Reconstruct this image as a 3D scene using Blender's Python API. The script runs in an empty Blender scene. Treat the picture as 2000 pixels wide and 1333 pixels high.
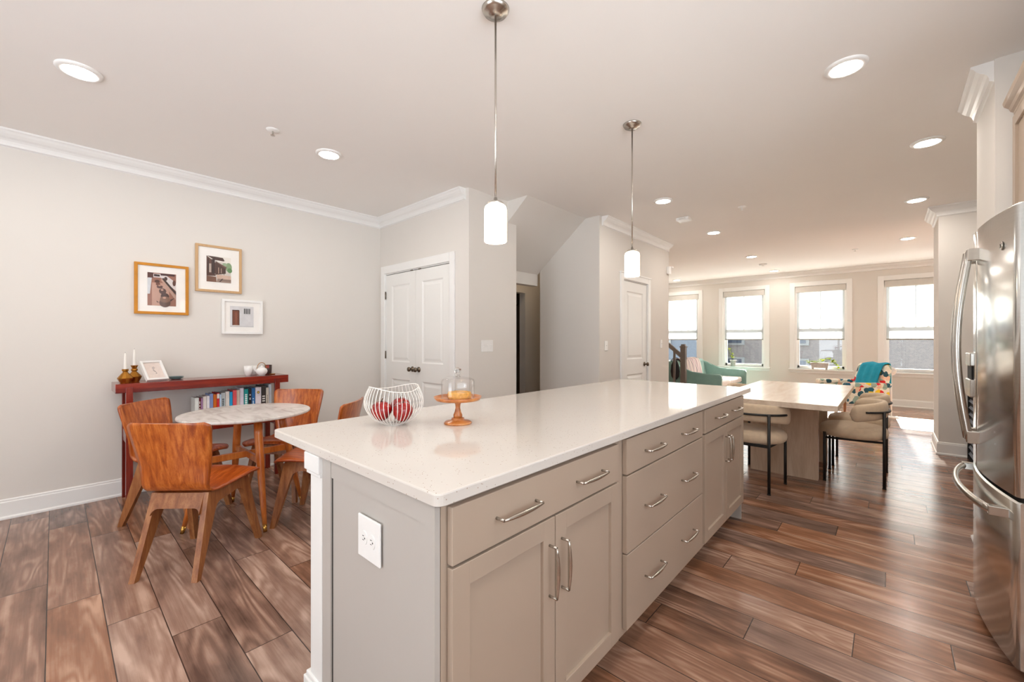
import bpy, bmesh, math, random
from mathutils import Vector, Matrix
PI = math.pi
scn = bpy.context.scene
COL = scn.collection
random.seed(7)

# ------------------------------------------------------------------ camera
YAW = math.atan(735 / 811)
cam_d = bpy.data.cameras.new('camera')
cam = bpy.data.objects.new('camera', cam_d)
COL.objects.link(cam)
cam.location = (0, 0, 1.26)
cam.rotation_euler = (PI / 2, 0, YAW)
cam_d.sensor_width = 36.0
cam_d.sensor_fit = 'HORIZONTAL'
cam_d.lens = 811 / 2000 * 36.0
cam_d.shift_y = -1.0 / 2000
cam_d.clip_start = 0.02
scn.camera = cam

# ------------------------------------------------------------------ world, sun, exposure
W = bpy.data.worlds.new('sky')
scn.world = W
W.use_nodes = True
wn = W.node_tree.nodes
# pale sky above; brighter lower half added to light the ceiling from below
wtc = wn.new('ShaderNodeTexCoord')
wsp = wn.new('ShaderNodeSeparateXYZ')
wrp = wn.new('ShaderNodeValToRGB')
wrp.color_ramp.elements[0].position = 0.47
wrp.color_ramp.elements[0].color = (0.88, 0.94, 1.0, 1)
wrp.color_ramp.elements[1].position = 0.53
wrp.color_ramp.elements[1].color = (0.36, 0.40, 0.44, 1)
wmr = wn.new('ShaderNodeMapRange')
wmr.inputs['From Min'].default_value = -1.0
W.node_tree.links.new(wtc.outputs['Generated'], wsp.inputs[0])
W.node_tree.links.new(wsp.outputs['Z'], wmr.inputs['Value'])
W.node_tree.links.new(wmr.outputs[0], wrp.inputs['Fac'])
W.node_tree.links.new(wrp.outputs['Color'], wn['Background'].inputs['Color'])
wn['Background'].inputs['Strength'].default_value = 5.5

sun_d = bpy.data.lights.new('sun', 'SUN')
sun_d.energy = 40.0
sun_d.angle = math.radians(0.8)
sun_d.color = (1.0, 0.95, 0.87)
sun = bpy.data.objects.new('sun', sun_d)
COL.objects.link(sun)
sun.rotation_euler = Vector((0.05, -1.0, -0.475)).to_track_quat('-Z', 'Y').to_euler()
sun.location = (0, 14, 6)


def portal(loc, direction, sx, sy):
    d = bpy.data.lights.new('window_portal', 'AREA')
    d.shape = 'RECTANGLE'
    d.size, d.size_y = sx, sy
    d.cycles.is_portal = True
    o = bpy.data.objects.new('window_portal', d)
    COL.objects.link(o)
    o.location = loc
    o.rotation_euler = Vector(direction).to_track_quat('-Z', 'Z').to_euler()
    return o


WIN_X = [-3.94, -2.505, -1.065, 0.376, 1.82]
for wx in WIN_X:
    portal((wx, 11.0, 1.53), (0, -1, 0), 0.95, 1.85)
portal((-1.7, -2.72, 1.15), (0, 1, 0), 1.6, 2.3)
portal((1.5, -0.1, 1.7), (-1, 0, 0), 3.2, 1.3)  # portal for the added side opening

scn.view_settings.view_transform = 'Standard'
scn.view_settings.look = 'None'
scn.view_settings.gamma = 1.0
scn.view_settings.use_curve_mapping = False
scn.view_settings.exposure = 0.76
scn.cycles.max_bounces = 10
scn.cycles.diffuse_bounces = 6
scn.cycles.transparent_max_bounces = 12
scn.cycles.sample_clamp_indirect = 6.0

LENS_EMIT = 98.0
PENDANT_EMIT = 8.0


# ------------------------------------------------------------------ materials
def lin(c):
    out = []
    for v in c[:3]:
        v = v / 255.0
        out.append(v / 12.92 if v <= 0.04045 else ((v + 0.055) / 1.055) ** 2.4)
    return (*out, 1.0)


def new_mat(name):
    m = bpy.data.materials.new(name)
    m.use_nodes = True
    nt = m.node_tree
    return m, nt, nt.nodes['Principled BSDF']


def plain(name, rgb, rough=0.5, metal=0.0, var=0.03, scale=8.0, bump=0.0, bscale=60.0, spec=0.5, coat=0.0,
          sheen=0.0, stretch=(1, 1, 1), aniso=0.0):
    """principled paint/metal with a faint procedural mottling"""
    m, nt, b = new_mat(name)
    N, L = nt.nodes, nt.links
    tc = N.new('ShaderNodeTexCoord')
    mp = N.new('ShaderNodeMapping')
    mp.inputs['Scale'].default_value = stretch
    L.new(tc.outputs['Object'], mp.inputs['Vector'])
    nz = N.new('ShaderNodeTexNoise')
    nz.inputs['Scale'].default_value = scale
    nz.inputs['Detail'].default_value = 3
    L.new(mp.outputs['Vector'], nz.inputs['Vector'])
    r = N.new('ShaderNodeValToRGB')
    c = lin(rgb)
    r.color_ramp.elements[0].position = 0.3
    r.color_ramp.elements[1].position = 0.7
    r.color_ramp.elements[0].color = (*[max(0, x * (1 - var)) for x in c[:3]], 1)
    r.color_ramp.elements[1].color = (*[min(1, x * (1 + var)) for x in c[:3]], 1)
    L.new(nz.outputs['Fac'], r.inputs['Fac'])
    L.new(r.outputs['Color'], b.inputs['Base Color'])
    b.inputs['Roughness'].default_value = rough
    b.inputs['Metallic'].default_value = metal
    b.inputs['Specular IOR Level'].default_value = spec
    b.inputs['Coat Weight'].default_value = coat
    b.inputs['Sheen Weight'].default_value = sheen
    b.inputs['Anisotropic'].default_value = aniso
    if bump > 0:
        n2 = N.new('ShaderNodeTexNoise')
        n2.inputs['Scale'].default_value = bscale
        n2.inputs['Detail'].default_value = 4
        L.new(mp.outputs['Vector'], n2.inputs['Vector'])
        bp = N.new('ShaderNodeBump')
        bp.inputs['Strength'].default_value = bump
        bp.inputs['Distance'].default_value = 0.004
        L.new(n2.outputs['Fac'], bp.inputs['Height'])
        L.new(bp.outputs['Normal'], b.inputs['Normal'])
    return m


def wood(name, cols, rough=0.35, stretch=(12, 1.2, 12), coat=0.0, scale=2.2, wave=0.35):
    """cols: 3 rgb; grain runs along the axis with the small stretch value"""
    m, nt, b = new_mat(name)
    N, L = nt.nodes, nt.links
    tc = N.new('ShaderNodeTexCoord')
    mp = N.new('ShaderNodeMapping')
    mp.inputs['Scale'].default_value = stretch
    L.new(tc.outputs['Object'], mp.inputs['Vector'])
    n1 = N.new('ShaderNodeTexNoise')
    n1.inputs['Scale'].default_value = scale
    n1.inputs['Detail'].default_value = 6
    n1.inputs['Roughness'].default_value = 0.6
    n1.inputs['Distortion'].default_value = wave
    L.new(mp.outputs['Vector'], n1.inputs['Vector'])
    n2 = N.new('ShaderNodeTexNoise')
    n2.inputs['Scale'].default_value = scale * 9
    n2.inputs['Detail'].default_value = 4
    L.new(mp.outputs['Vector'], n2.inputs['Vector'])
    mx = N.new('ShaderNodeMath')
    mx.operation = 'MULTIPLY_ADD'
    mx.inputs[1].default_value = 0.25
    L.new(n2.outputs['Fac'], mx.inputs[0])
    ad = N.new('ShaderNodeMath')
    ad.operation = 'SUBTRACT'
    ad.inputs[1].default_value = 0.125
    L.new(n1.outputs['Fac'], ad.inputs[0])
    L.new(ad.outputs[0], mx.inputs[2])
    r = N.new('ShaderNodeValToRGB')
    e = r.color_ramp.elements
    e[0].position, e[1].position = 0.30, 0.70
    e[0].color, e[1].color = lin(cols[0]), lin(cols[2])
    k = e.new(0.5)
    k.color = lin(cols[1])
    L.new(mx.outputs[0], r.inputs['Fac'])
    L.new(r.outputs['Color'], b.inputs['Base Color'])
    b.inputs['Roughness'].default_value = rough
    b.inputs['Coat Weight'].default_value = coat
    b.inputs['Coat Roughness'].default_value = 0.15
    bp = N.new('ShaderNodeBump')
    bp.inputs['Strength'].default_value = 0.08
    bp.inputs['Distance'].default_value = 0.002
    L.new(n2.outputs['Fac'], bp.inputs['Height'])
    L.new(bp.outputs['Normal'], b.inputs['Normal'])
    return m


def emitter(name, rgb, strength):
    m, nt, b = new_mat(name)
    b.inputs['Base Color'].default_value = lin(rgb)
    b.inputs['Emission Color'].default_value = lin(rgb)
    b.inputs['Emission Strength'].default_value = strength
    b.inputs['Roughness'].default_value = 0.4
    return m


def floor_material():
    m, nt, b = new_mat('plank_floor')
    N, L = nt.nodes, nt.links

    def math_(op, a, bb=None, c=None):
        n = N.new('ShaderNodeMath')
        n.operation = op
        for i, v in enumerate((a, bb, c)):
            if v is None:
                continue
            if isinstance(v, (int, float)):
                n.inputs[i].default_value = v
            else:
                L.new(v, n.inputs[i])
        return n.outputs[0]

    tc = N.new('ShaderNodeTexCoord')
    sp = N.new('ShaderNodeSeparateXYZ')
    L.new(tc.outputs['Object'], sp.inputs[0])
    x, y = sp.outputs['X'], sp.outputs['Y']
    PW, PL = 0.1795, 1.22
    ry = math_('DIVIDE', math_('ADD', y, 0.022), PW)
    row = math_('FLOOR', ry)
    fy = math_('SUBTRACT', ry, row)
    wn_ = N.new('ShaderNodeTexWhiteNoise')
    wn_.noise_dimensions = '1D'
    L.new(row, wn_.inputs['W'])
    jit = math_('MULTIPLY', wn_.outputs['Value'], 0.05)
    off = math_('ADD', math_('MULTIPLY_ADD', row, -0.333, 2.878), jit)
    rx = math_('DIVIDE', math_('ADD', x, off), PL)
    colx = math_('FLOOR', rx)
    fx = math_('SUBTRACT', rx, colx)
    cmb = N.new('ShaderNodeCombineXYZ')
    L.new(row, cmb.inputs[0])
    L.new(colx, cmb.inputs[1])
    w2 = N.new('ShaderNodeTexWhiteNoise')
    w2.noise_dimensions = '2D'
    L.new(cmb.outputs[0], w2.inputs['Vector'])
    rnd = w2.outputs['Value']
    # distance to seam
    dy = math_('MULTIPLY', math_('MINIMUM', fy, math_('SUBTRACT', 1.0, fy)), PW)
    dx = math_('MULTIPLY', math_('MINIMUM', fx, math_('SUBTRACT', 1.0, fx)), PL)
    d = math_('MINIMUM', dx, dy)
    seam = N.new('ShaderNodeMapRange')
    seam.inputs['From Min'].default_value = 0.0010
    seam.inputs['From Max'].default_value = 0.0026
    L.new(d, seam.inputs['Value'])
    # grain coordinates: stretched along X, shifted per plank
    gc = N.new('ShaderNodeCombineXYZ')
    L.new(math_('MULTIPLY_ADD', rnd, 37.0, math_('MULTIPLY', x, 1.0)), gc.inputs[0])
    L.new(math_('MULTIPLY_ADD', rnd, 11.0, y), gc.inputs[1])
    L.new(math_('MULTIPLY', rnd, 23.0), gc.inputs[2])
    mp1 = N.new('ShaderNodeMapping')
    mp1.inputs['Scale'].default_value = (0.8, 6.0, 1)
    L.new(gc.outputs[0], mp1.inputs[0])
    # cathedral grain: bands of a smooth noise field
    nb = N.new('ShaderNodeTexNoise')
    nb.inputs['Scale'].default_value = 1.0
    nb.inputs['Detail'].default_value = 1.5
    nb.inputs['Distortion'].default_value = 0.5
    L.new(mp1.outputs[0], nb.inputs['Vector'])
    rings = math_('SINE', math_('MULTIPLY', nb.outputs['Fac'], 80.0))
    mp2 = N.new('ShaderNodeMapping')
    mp2.inputs['Scale'].default_value = (2.5, 95, 1)
    L.new(gc.outputs[0], mp2.inputs[0])
    nf = N.new('ShaderNodeTexNoise')
    nf.inputs['Scale'].default_value = 1.0
    nf.inputs['Detail'].default_value = 6
    nf.inputs['Roughness'].default_value = 0.65
    L.new(mp2.outputs[0], nf.inputs['Vector'])
    mp3 = N.new('ShaderNodeMapping')
    mp3.inputs['Scale'].default_value = (2.2, 9, 1)
    L.new(gc.outputs[0], mp3.inputs[0])
    nc = N.new('ShaderNodeTexNoise')
    nc.inputs['Scale'].default_value = 1.3
    nc.inputs['Detail'].default_value = 5
    L.new(mp3.outputs[0], nc.inputs['Vector'])
    # where the rings show
    msk = N.new('ShaderNodeMapRange')
    msk.inputs['From Min'].default_value = 0.42
    msk.inputs['From Max'].default_value = 0.62
    L.new(nc.outputs['Fac'], msk.inputs['Value'])
    ramp = N.new('ShaderNodeValToRGB')
    e = ramp.color_ramp.elements
    e[0].position, e[1].position = 0.25, 0.78
    e[0].color, e[1].color = lin((90, 68, 58)), lin((198, 168, 150))
    k = e.new(0.5)
    k.color = lin((150, 118, 102))
    t = math_('MULTIPLY_ADD', nf.outputs['Fac'], 0.30, math_('MULTIPLY', nc.outputs['Fac'], 0.80))
    t = math_('ADD', math_('SUBTRACT', t, 0.08), math_('MULTIPLY', math_('SUBTRACT', rnd, 0.5), 0.20))
    t = math_('ADD', t, math_('MULTIPLY', math_('MULTIPLY', rings, msk.outputs[0]), 0.11))
    L.new(t, ramp.inputs['Fac'])
    hs = N.new('ShaderNodeHueSaturation')
    w3 = N.new('ShaderNodeTexWhiteNoise')
    w3.noise_dimensions = '3D'
    cm3 = N.new('ShaderNodeCombineXYZ')
    L.new(row, cm3.inputs[0]); L.new(colx, cm3.inputs[1]); cm3.inputs[2].default_value = 5.0
    L.new(cm3.outputs[0], w3.inputs['Vector'])
    L.new(math_('MULTIPLY_ADD', w3.outputs['Value'], 0.45, 0.90), hs.inputs['Saturation'])
    L.new(ramp.outputs['Color'], hs.inputs['Color'])
    mx = N.new('ShaderNodeMix')
    mx.data_type = 'RGBA'
    mx.inputs['A'].default_value = lin((46, 34, 30))
    L.new(seam.outputs[0], mx.inputs['Factor'])
    L.new(hs.outputs[0], mx.inputs['B'])
    L.new(mx.outputs['Result'], b.inputs['Base Color'])
    rr = math_('MULTIPLY_ADD', nf.outputs['Fac'], 0.16, 0.14)
    L.new(rr, b.inputs['Roughness'])
    b.inputs['Specular IOR Level'].default_value = 0.5
    bp = N.new('ShaderNodeBump')
    bp.inputs['Strength'].default_value = 0.12
    bp.inputs['Distance'].default_value = 0.002
    hh = math_('MULTIPLY_ADD', seam.outputs[0], 0.8, math_('MULTIPLY', nf.outputs['Fac'], 0.5))
    hh = math_('ADD', hh, math_('MULTIPLY', math_('MULTIPLY', rings, msk.outputs[0]), 0.12))
    L.new(hh, bp.inputs['Height'])
    L.new(bp.outputs['Normal'], b.inputs['Normal'])
    return m


def quartz_material():
    m, nt, b = new_mat('speckled_quartz')
    N, L = nt.nodes, nt.links
    tc = N.new('ShaderNodeTexCoord')
    v = N.new('ShaderNodeTexVoronoi')
    v.inputs['Scale'].default_value = 120
    L.new(tc.outputs['Object'], v.inputs['Vector'])
    mr = N.new('ShaderNodeMapRange')
    mr.inputs['From Min'].default_value = 0.10
    mr.inputs['From Max'].default_value = 0.22
    L.new(v.outputs['Distance'], mr.inputs['Value'])
    w = N.new('ShaderNodeSeparateColor')
    L.new(v.outputs['Color'], w.inputs[0])
    gt = N.new('ShaderNodeMath')
    gt.operation = 'GREATER_THAN'
    gt.inputs[1].default_value = 0.30
    L.new(w.outputs['Red'], gt.inputs[0])
    mxm = N.new('ShaderNodeMath')
    mxm.operation = 'MAXIMUM'
    L.new(gt.outputs[0], mxm.inputs[0])
    L.new(mr.outputs[0], mxm.inputs[1])
    mx = N.new('ShaderNodeMix')
    mx.data_type = 'RGBA'
    mx.inputs['A'].default_value = lin((150, 122, 100))
    mx.inputs['B'].default_value = lin((214, 208, 201))
    L.new(mxm.outputs[0], mx.inputs['Factor'])
    L.new(mx.outputs['Result'], b.inputs['Base Color'])
    b.inputs['Roughness'].default_value = 0.055
    return m


def marble_material():
    m, nt, b = new_mat('grey_veined_marble')
    N, L = nt.nodes, nt.links
    tc = N.new('ShaderNodeTexCoord')
    mp = N.new('ShaderNodeMapping')
    mp.inputs['Scale'].default_value = (1.0, 3.0, 1.0)
    mp.inputs['Rotation'].default_value = (0, 0, 0.9)
    L.new(tc.outputs['Object'], mp.inputs[0])
    n = N.new('ShaderNodeTexNoise')
    n.inputs['Scale'].default_value = 4.0
    n.inputs['Detail'].default_value = 8
    n.inputs['Distortion'].default_value = 1.4
    L.new(mp.outputs[0], n.inputs['Vector'])
    r = N.new('ShaderNodeValToRGB')
    e = r.color_ramp.elements
    e[0].position, e[1].position = 0.36, 0.6
    e[0].color, e[1].color = lin((196, 190, 185)), lin((224, 221, 217))
    k = e.new(0.47)
    k.color = lin((214, 210, 205))
    L.new(n.outputs['Fac'], r.inputs['Fac'])
    L.new(r.outputs['Color'], b.inputs['Base Color'])
    b.inputs['Roughness'].default_value = 0.22
    return m


def glass_material(name, rough=0.0, tint=(1, 1, 1, 1), fac=0.035, edge=0.55):
    m = bpy.data.materials.new(name)
    m.use_nodes = True
    nt = m.node_tree
    N, L = nt.nodes, nt.links
    for n in list(N):
        N.remove(n)
    out = N.new('ShaderNodeOutputMaterial')
    tr = N.new('ShaderNodeBsdfTransparent')
    tr.inputs['Color'].default_value = tint
    gl = N.new('ShaderNodeBsdfGlossy')
    gl.inputs['Roughness'].default_value = rough
    lw = N.new('ShaderNodeLayerWeight')
    lw.inputs['Blend'].default_value = 0.5
    pw = N.new('ShaderNodeMath')
    pw.operation = 'POWER'
    pw.inputs[1].default_value = 4.0
    L.new(lw.outputs['Facing'], pw.inputs[0])
    fr = N.new('ShaderNodeMath')
    fr.operation = 'MULTIPLY_ADD'
    fr.inputs[1].default_value = edge
    fr.inputs[2].default_value = fac
    L.new(pw.outputs[0], fr.inputs[0])
    mx = N.new('ShaderNodeMixShader')
    L.new(fr.outputs[0], mx.inputs[0])
    L.new(tr.outputs[0], mx.inputs[1])
    L.new(gl.outputs[0], mx.inputs[2])
    L.new(mx.outputs[0], out.inputs['Surface'])
    return m


def shade_fabric():
    m = bpy.data.materials.new('translucent_shade_fabric')
    m.use_nodes = True
    nt = m.node_tree
    N, L = nt.nodes, nt.links
    for n in list(N):
        N.remove(n)
    out = N.new('ShaderNodeOutputMaterial')
    tc = N.new('ShaderNodeTexCoord')
    w = N.new('ShaderNodeTexNoise')
    w.inputs['Scale'].default_value = 250
    L.new(tc.outputs['Object'], w.inputs['Vector'])
    mr = N.new('ShaderNodeMapRange')
    mr.inputs['To Min'].default_value = 0.48
    mr.inputs['To Max'].default_value = 0.58
    L.new(w.outputs['Fac'], mr.inputs['Value'])
    tl = N.new('ShaderNodeBsdfTranslucent')
    L.new(mr.outputs[0], tl.inputs['Color'])
    df = N.new('ShaderNodeBsdfDiffuse')
    df.inputs['Color'].default_value = lin((235, 235, 228))
    tp = N.new('ShaderNodeBsdfTransparent')
    m1 = N.new('ShaderNodeMixShader')
    m1.inputs[0].default_value = 0.80
    L.new(df.outputs[0], m1.inputs[1])
    L.new(tl.outputs[0], m1.inputs[2])
    m2 = N.new('ShaderNodeMixShader')
    m2.inputs[0].default_value = 0.20
    L.new(m1.outputs[0], m2.inputs[1])
    L.new(tp.outputs[0], m2.inputs[2])
    L.new(m2.outputs[0], out.inputs['Surface'])
    return m


def leaf_material():
    m = bpy.data.materials.new('yellow_green_leaf')
    m.use_nodes = True
    nt = m.node_tree
    N, L = nt.nodes, nt.links
    for n in list(N):
        N.remove(n)
    out = N.new('ShaderNodeOutputMaterial')
    tc = N.new('ShaderNodeTexCoord')
    nz = N.new('ShaderNodeTexNoise')
    nz.inputs['Scale'].default_value = 22
    L.new(tc.outputs['Object'], nz.inputs['Vector'])
    r = N.new('ShaderNodeValToRGB')
    r.color_ramp.elements[0].position = 0.35
    r.color_ramp.elements[1].position = 0.65
    r.color_ramp.elements[0].color = (0.12, 0.17, 0.004, 1)
    r.color_ramp.elements[1].color = (0.30, 0.34, 0.012, 1)
    L.new(nz.outputs['Fac'], r.inputs['Fac'])
    df = N.new('ShaderNodeBsdfDiffuse')
    tl = N.new('ShaderNodeBsdfTranslucent')
    L.new(r.outputs['Color'], df.inputs['Color'])
    L.new(r.outputs['Color'], tl.inputs['Color'])
    mx = N.new('ShaderNodeMixShader')
    mx.inputs[0].default_value = 0.5
    L.new(df.outputs[0], mx.inputs[1])
    L.new(tl.outputs[0], mx.inputs[2])
    L.new(mx.outputs[0], out.inputs['Surface'])
    return m


def floral_material():
    m, nt, b = new_mat('floral_print_fabric')
    N, L = nt.nodes, nt.links
    tc = N.new('ShaderNodeTexCoord')
    nd = N.new('ShaderNodeTexNoise')
    nd.inputs['Scale'].default_value = 7
    L.new(tc.outputs['Object'], nd.inputs['Vector'])
    va = N.new('ShaderNodeVectorMath')
    va.operation = 'MULTIPLY_ADD'
    va.inputs[1].default_value = (0.09, 0.09, 0.09)
    L.new(nd.outputs['Color'], va.inputs[0])
    L.new(tc.outputs['Object'], va.inputs[2])
    v = N.new('ShaderNodeTexVoronoi')
    v.inputs['Scale'].default_value = 13
    L.new(va.outputs[0], v.inputs['Vector'])
    s = N.new('ShaderNodeSeparateColor')
    L.new(v.outputs['Color'], s.inputs[0])
    r = N.new('ShaderNodeValToRGB')
    r.color_ramp.interpolation = 'CONSTANT'
    e = r.color_ramp.elements
    cols = [(0.0, (232, 226, 208)), (0.30, (214, 40, 44)), (0.44, (38, 84, 96)), (0.58, (238, 200, 40)),
            (0.70, (150, 172, 160)), (0.82, (232, 196, 170)), (0.92, (24, 96, 120))]
    e[0].color = lin(cols[0][1])
    e[1].position, e[1].color = cols[1][0], lin(cols[1][1])
    for p, c in cols[2:]:
        k = e.new(p)
        k.color = lin(c)
    L.new(s.outputs['Red'], r.inputs['Fac'])
    mr = N.new('ShaderNodeMath')
    mr.operation = 'LESS_THAN'
    mr.inputs[1].default_value = 0.60
    L.new(v.outputs['Distance'], mr.inputs[0])
    mx = N.new('ShaderNodeMix')
    mx.data_type = 'RGBA'
    mx.inputs['A'].default_value = lin((236, 232, 218))
    L.new(mr.outputs[0], mx.inputs['Factor'])
    L.new(r.outputs['Color'], mx.inputs['B'])
    L.new(mx.outputs['Result'], b.inputs['Base Color'])
    b.inputs['Roughness'].default_value = 0.85
    return m


def brick_material():
    m, nt, b = new_mat('pale_brick_facade')
    N, L = nt.nodes, nt.links
    tc = N.new('ShaderNodeTexCoord')
    mp = N.new('ShaderNodeMapping')
    mp.inputs['Rotation'].default_value = (PI / 2, 0, 0)
    mp.inputs['Scale'].default_value = (2, 2, 2)
    L.new(tc.outputs['Object'], mp.inputs[0])
    bt = N.new('ShaderNodeTexBrick')
    bt.inputs['Scale'].default_value = 3.0
    bt.inputs['Color1'].default_value = lin((112, 102, 98))
    bt.inputs['Color2'].default_value = lin((92, 86, 84))
    bt.inputs['Mortar'].default_value = lin((134, 130, 126))
    L.new(mp.outputs[0], bt.inputs['Vector'])
    L.new(bt.outputs['Color'], b.inputs['Base Color'])
    b.inputs['Roughness'].default_value = 0.9
    return m


def striped_throw_material():
    m, nt, b = new_mat('mauve_striped_throw')
    N, L = nt.nodes, nt.links
    tc = N.new('ShaderNodeTexCoord')
    sp = N.new('ShaderNodeSeparateXYZ')
    L.new(tc.outputs['Object'], sp.inputs[0])
    nz = N.new('ShaderNodeTexNoise')
    nz.inputs['Scale'].default_value = 3
    L.new(tc.outputs['Object'], nz.inputs['Vector'])
    a = N.new('ShaderNodeMath')
    a.operation = 'MULTIPLY_ADD'
    a.inputs[1].default_value = 0.15
    L.new(nz.outputs['Fac'], a.inputs[0])
    L.new(sp.outputs['Y'], a.inputs[2])
    w = N.new('ShaderNodeMath')
    w.operation = 'MULTIPLY'
    w.inputs[1].default_value = 5.2
    L.new(a.outputs[0], w.inputs[0])
    f = N.new('ShaderNodeMath')
    f.operation = 'FRACT'
    L.new(w.outputs[0], f.inputs[0])
    r = N.new('ShaderNodeValToRGB')
    e = r.color_ramp.elements
    e[0].position, e[0].color = 0.0, lin((206, 190, 190))
    e[1].position, e[1].color = 1.0, lin((214, 204, 198))
    for p, c in ((0.28, (176, 150, 156)), (0.50, (222, 214, 200)), (0.70, (190, 170, 172)), (0.86, (200, 190, 188)),
                 (0.88, (40, 34, 42)), (0.93, (40, 34, 42)), (0.95, (210, 200, 198))):
        k = e.new(p)
        k.color = lin(c)
    L.new(f.outputs[0], r.inputs['Fac'])
    L.new(r.outputs['Color'], b.inputs['Base Color'])
    b.inputs['Roughness'].default_value = 0.95
    return m


M = {}
M['wall'] = plain('warm_greige_wall_paint', (222, 218, 212), 0.85, var=0.012, scale=1.2, bump=0.05, bscale=220, spec=0.25)
M['ceiling'] = plain('ceiling_paint', (244, 242, 239), 0.9, var=0.01, scale=1.0, bump=0.05, bscale=200, spec=0.2)
M['trim'] = plain('white_trim_paint', (238, 238, 236), 0.38, var=0.01, scale=3)
M['door'] = plain('white_door_paint', (236, 236, 233), 0.42, var=0.01, scale=3)
M['floor'] = floor_material()
M['quartz'] = quartz_material()
M['marble'] = marble_material()
M['cab'] = plain('greige_cabinet_paint', (176, 158, 141), 0.36, var=0.015, scale=2)
M['endpanel'] = plain('cool_lit_greige_panel_paint', (186, 181, 175), 0.38, var=0.012, scale=2)  # cabinet paint made lighter and cooler, daylight put into the colour
M['groove_shade'] = plain('groove_shade_paint', (40, 34, 30), 0.8)  # dark tone standing for shade inside the panel groove
M['nickel'] = plain('brushed_nickel', (196, 190, 182), 0.26, 1.0, var=0.05, scale=40, stretch=(1, 1, 8))
M['steel'] = plain('brushed_stainless_steel', (224, 227, 226), 0.20, 1.0, var=0.04, scale=30, stretch=(0.3, 0.3, 12))
M['steel_handle'] = plain('satin_steel_handle', (202, 200, 195), 0.2, 1.0, var=0.03)
M['darksteel'] = plain('dark_steel', (96, 92, 88), 0.3, 0.9, var=0.05)
M['black'] = plain('black_powder_coat', (26, 25, 25), 0.45, var=0.1)
M['rubber'] = plain('black_gasket', (18, 18, 18), 0.7)
M['fridge_side'] = plain('fridge_side_grey', (120, 118, 116), 0.5)
M['bronze'] = plain('dark_nickel_knob', (118, 106, 92), 0.3, 1.0, var=0.05)
M['brass'] = plain('polished_brass', (206, 162, 84), 0.2, 1.0, var=0.06)
M['oldbrass'] = plain('aged_brass', (176, 122, 52), 0.28, 1.0, var=0.12, scale=20)
M['ply'] = wood('orange_plywood', ((136, 56, 12), (178, 90, 28), (208, 122, 54)), 0.28, (24, 24, 0.8), coat=0.35, scale=2.0)
M['plyseat'] = wood('orange_plywood_seat', ((140, 54, 12), (178, 84, 26), (204, 110, 48)), 0.28, (24, 0.8, 24), coat=0.35, scale=2.0)
M['frame'] = wood('brown_chair_frame_wood', ((118, 66, 30), (150, 92, 50), (176, 120, 72)), 0.4, (14, 14, 1.5), scale=2.4)
M['tableleg'] = wood('honey_leg_wood', ((168, 84, 28), (196, 108, 42), (214, 134, 62)), 0.3, (14, 14, 1.3), coat=0.3)
M['mahogany'] = wood('red_mahogany', ((88, 18, 10), (124, 32, 18), (150, 48, 28)), 0.22, (10, 0.9, 10), coat=0.45, scale=2.0)
M['mahoganyv'] = wood('red_mahogany_leg', ((88, 20, 12), (118, 34, 22), (142, 48, 30)), 0.25, (12, 12, 0.9), coat=0.3, scale=2.0)
M['oak'] = wood('bleached_oak', ((202, 182, 162), (214, 197, 178), (226, 212, 196)), 0.24, (7, 0.8, 7), scale=1.6, wave=1.2)
M['oakv'] = wood('bleached_oak_upright', ((184, 158, 134), (202, 180, 158), (214, 196, 176)), 0.42, (7, 7, 0.7), scale=1.6, wave=1.2)
M['acacia'] = wood('acacia_wood', ((150, 80, 32), (188, 112, 54), (212, 146, 84)), 0.3, (9, 3, 9), scale=3, coat=0.2)
M['boucle'] = plain('beige_upholstery', (212, 192, 166), 0.92, var=0.06, scale=30, bump=0.35, bscale=260, sheen=0.3, spec=0.2)
M['teal'] = plain('teal_velvet', (126, 164, 156), 0.8, var=0.06, scale=9, bump=0.1, bscale=150, sheen=0.3)
M['whitefab'] = plain('off_white_fabric', (232, 228, 222), 0.9, var=0.03, bump=0.15, bscale=120)
M['tealthrow'] = plain('turquoise_throw', (24, 150, 178), 0.9, var=0.12, scale=9, bump=0.5, bscale=18)
M['floral'] = floral_material()
M['throw'] = striped_throw_material()
M['white_enamel'] = plain('white_wire_enamel', (240, 238, 232), 0.4)
M['red'] = plain('red_fruit_skin', (150, 18, 16), 0.22, var=0.4, scale=14, coat=0.3)
M['white_ceramic'] = plain('white_ceramic', (238, 238, 236), 0.2, coat=0.3)
M['teal_ceramic'] = plain('grey_teal_ceramic', (96, 122, 124), 0.3, var=0.2, scale=30)
M['brown_ceramic'] = plain('dark_brown_ceramic', (62, 44, 40), 0.35, var=0.3, scale=20)
M['rust'] = plain('rust_red_glaze', (150, 48, 34), 0.35, var=0.2)
M['wax'] = plain('white_candle_wax', (242, 240, 234), 0.5)
M['plastic'] = plain('white_plastic', (240, 240, 238), 0.35)
M['slot'] = plain('dark_slot', (70, 68, 66), 0.6)
M['newel'] = plain('grey_brown_stained_newel', (108, 98, 90), 0.45, var=0.1, stretch=(6, 6, 1))
M['concrete'] = plain('pale_stone_planter', (196, 192, 186), 0.8, var=0.1, scale=25)
M['leaf'] = leaf_material()
M['leafdark'] = plain('dark_green_leaf', (24, 44, 26), 0.9, var=0.3, scale=20)
M['soil'] = plain('potting_soil', (70, 54, 42), 0.95)
M['glass'] = glass_material('clear_glass')
M['pane'] = glass_material('window_pane_glass', tint=(0.97, 0.985, 0.98, 1))
M['picglass'] = glass_material('picture_glass', fac=0.006, edge=0.15)
M['shade'] = shade_fabric()
M['valance'] = plain('grey_valance_fabric', (208, 205, 199), 0.9)
M['hem'] = plain('grey_hem_bar', (150, 148, 140), 0.6)
M['lens'] = emitter('lit_downlight_lens', (255, 246, 236), LENS_EMIT)
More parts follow.
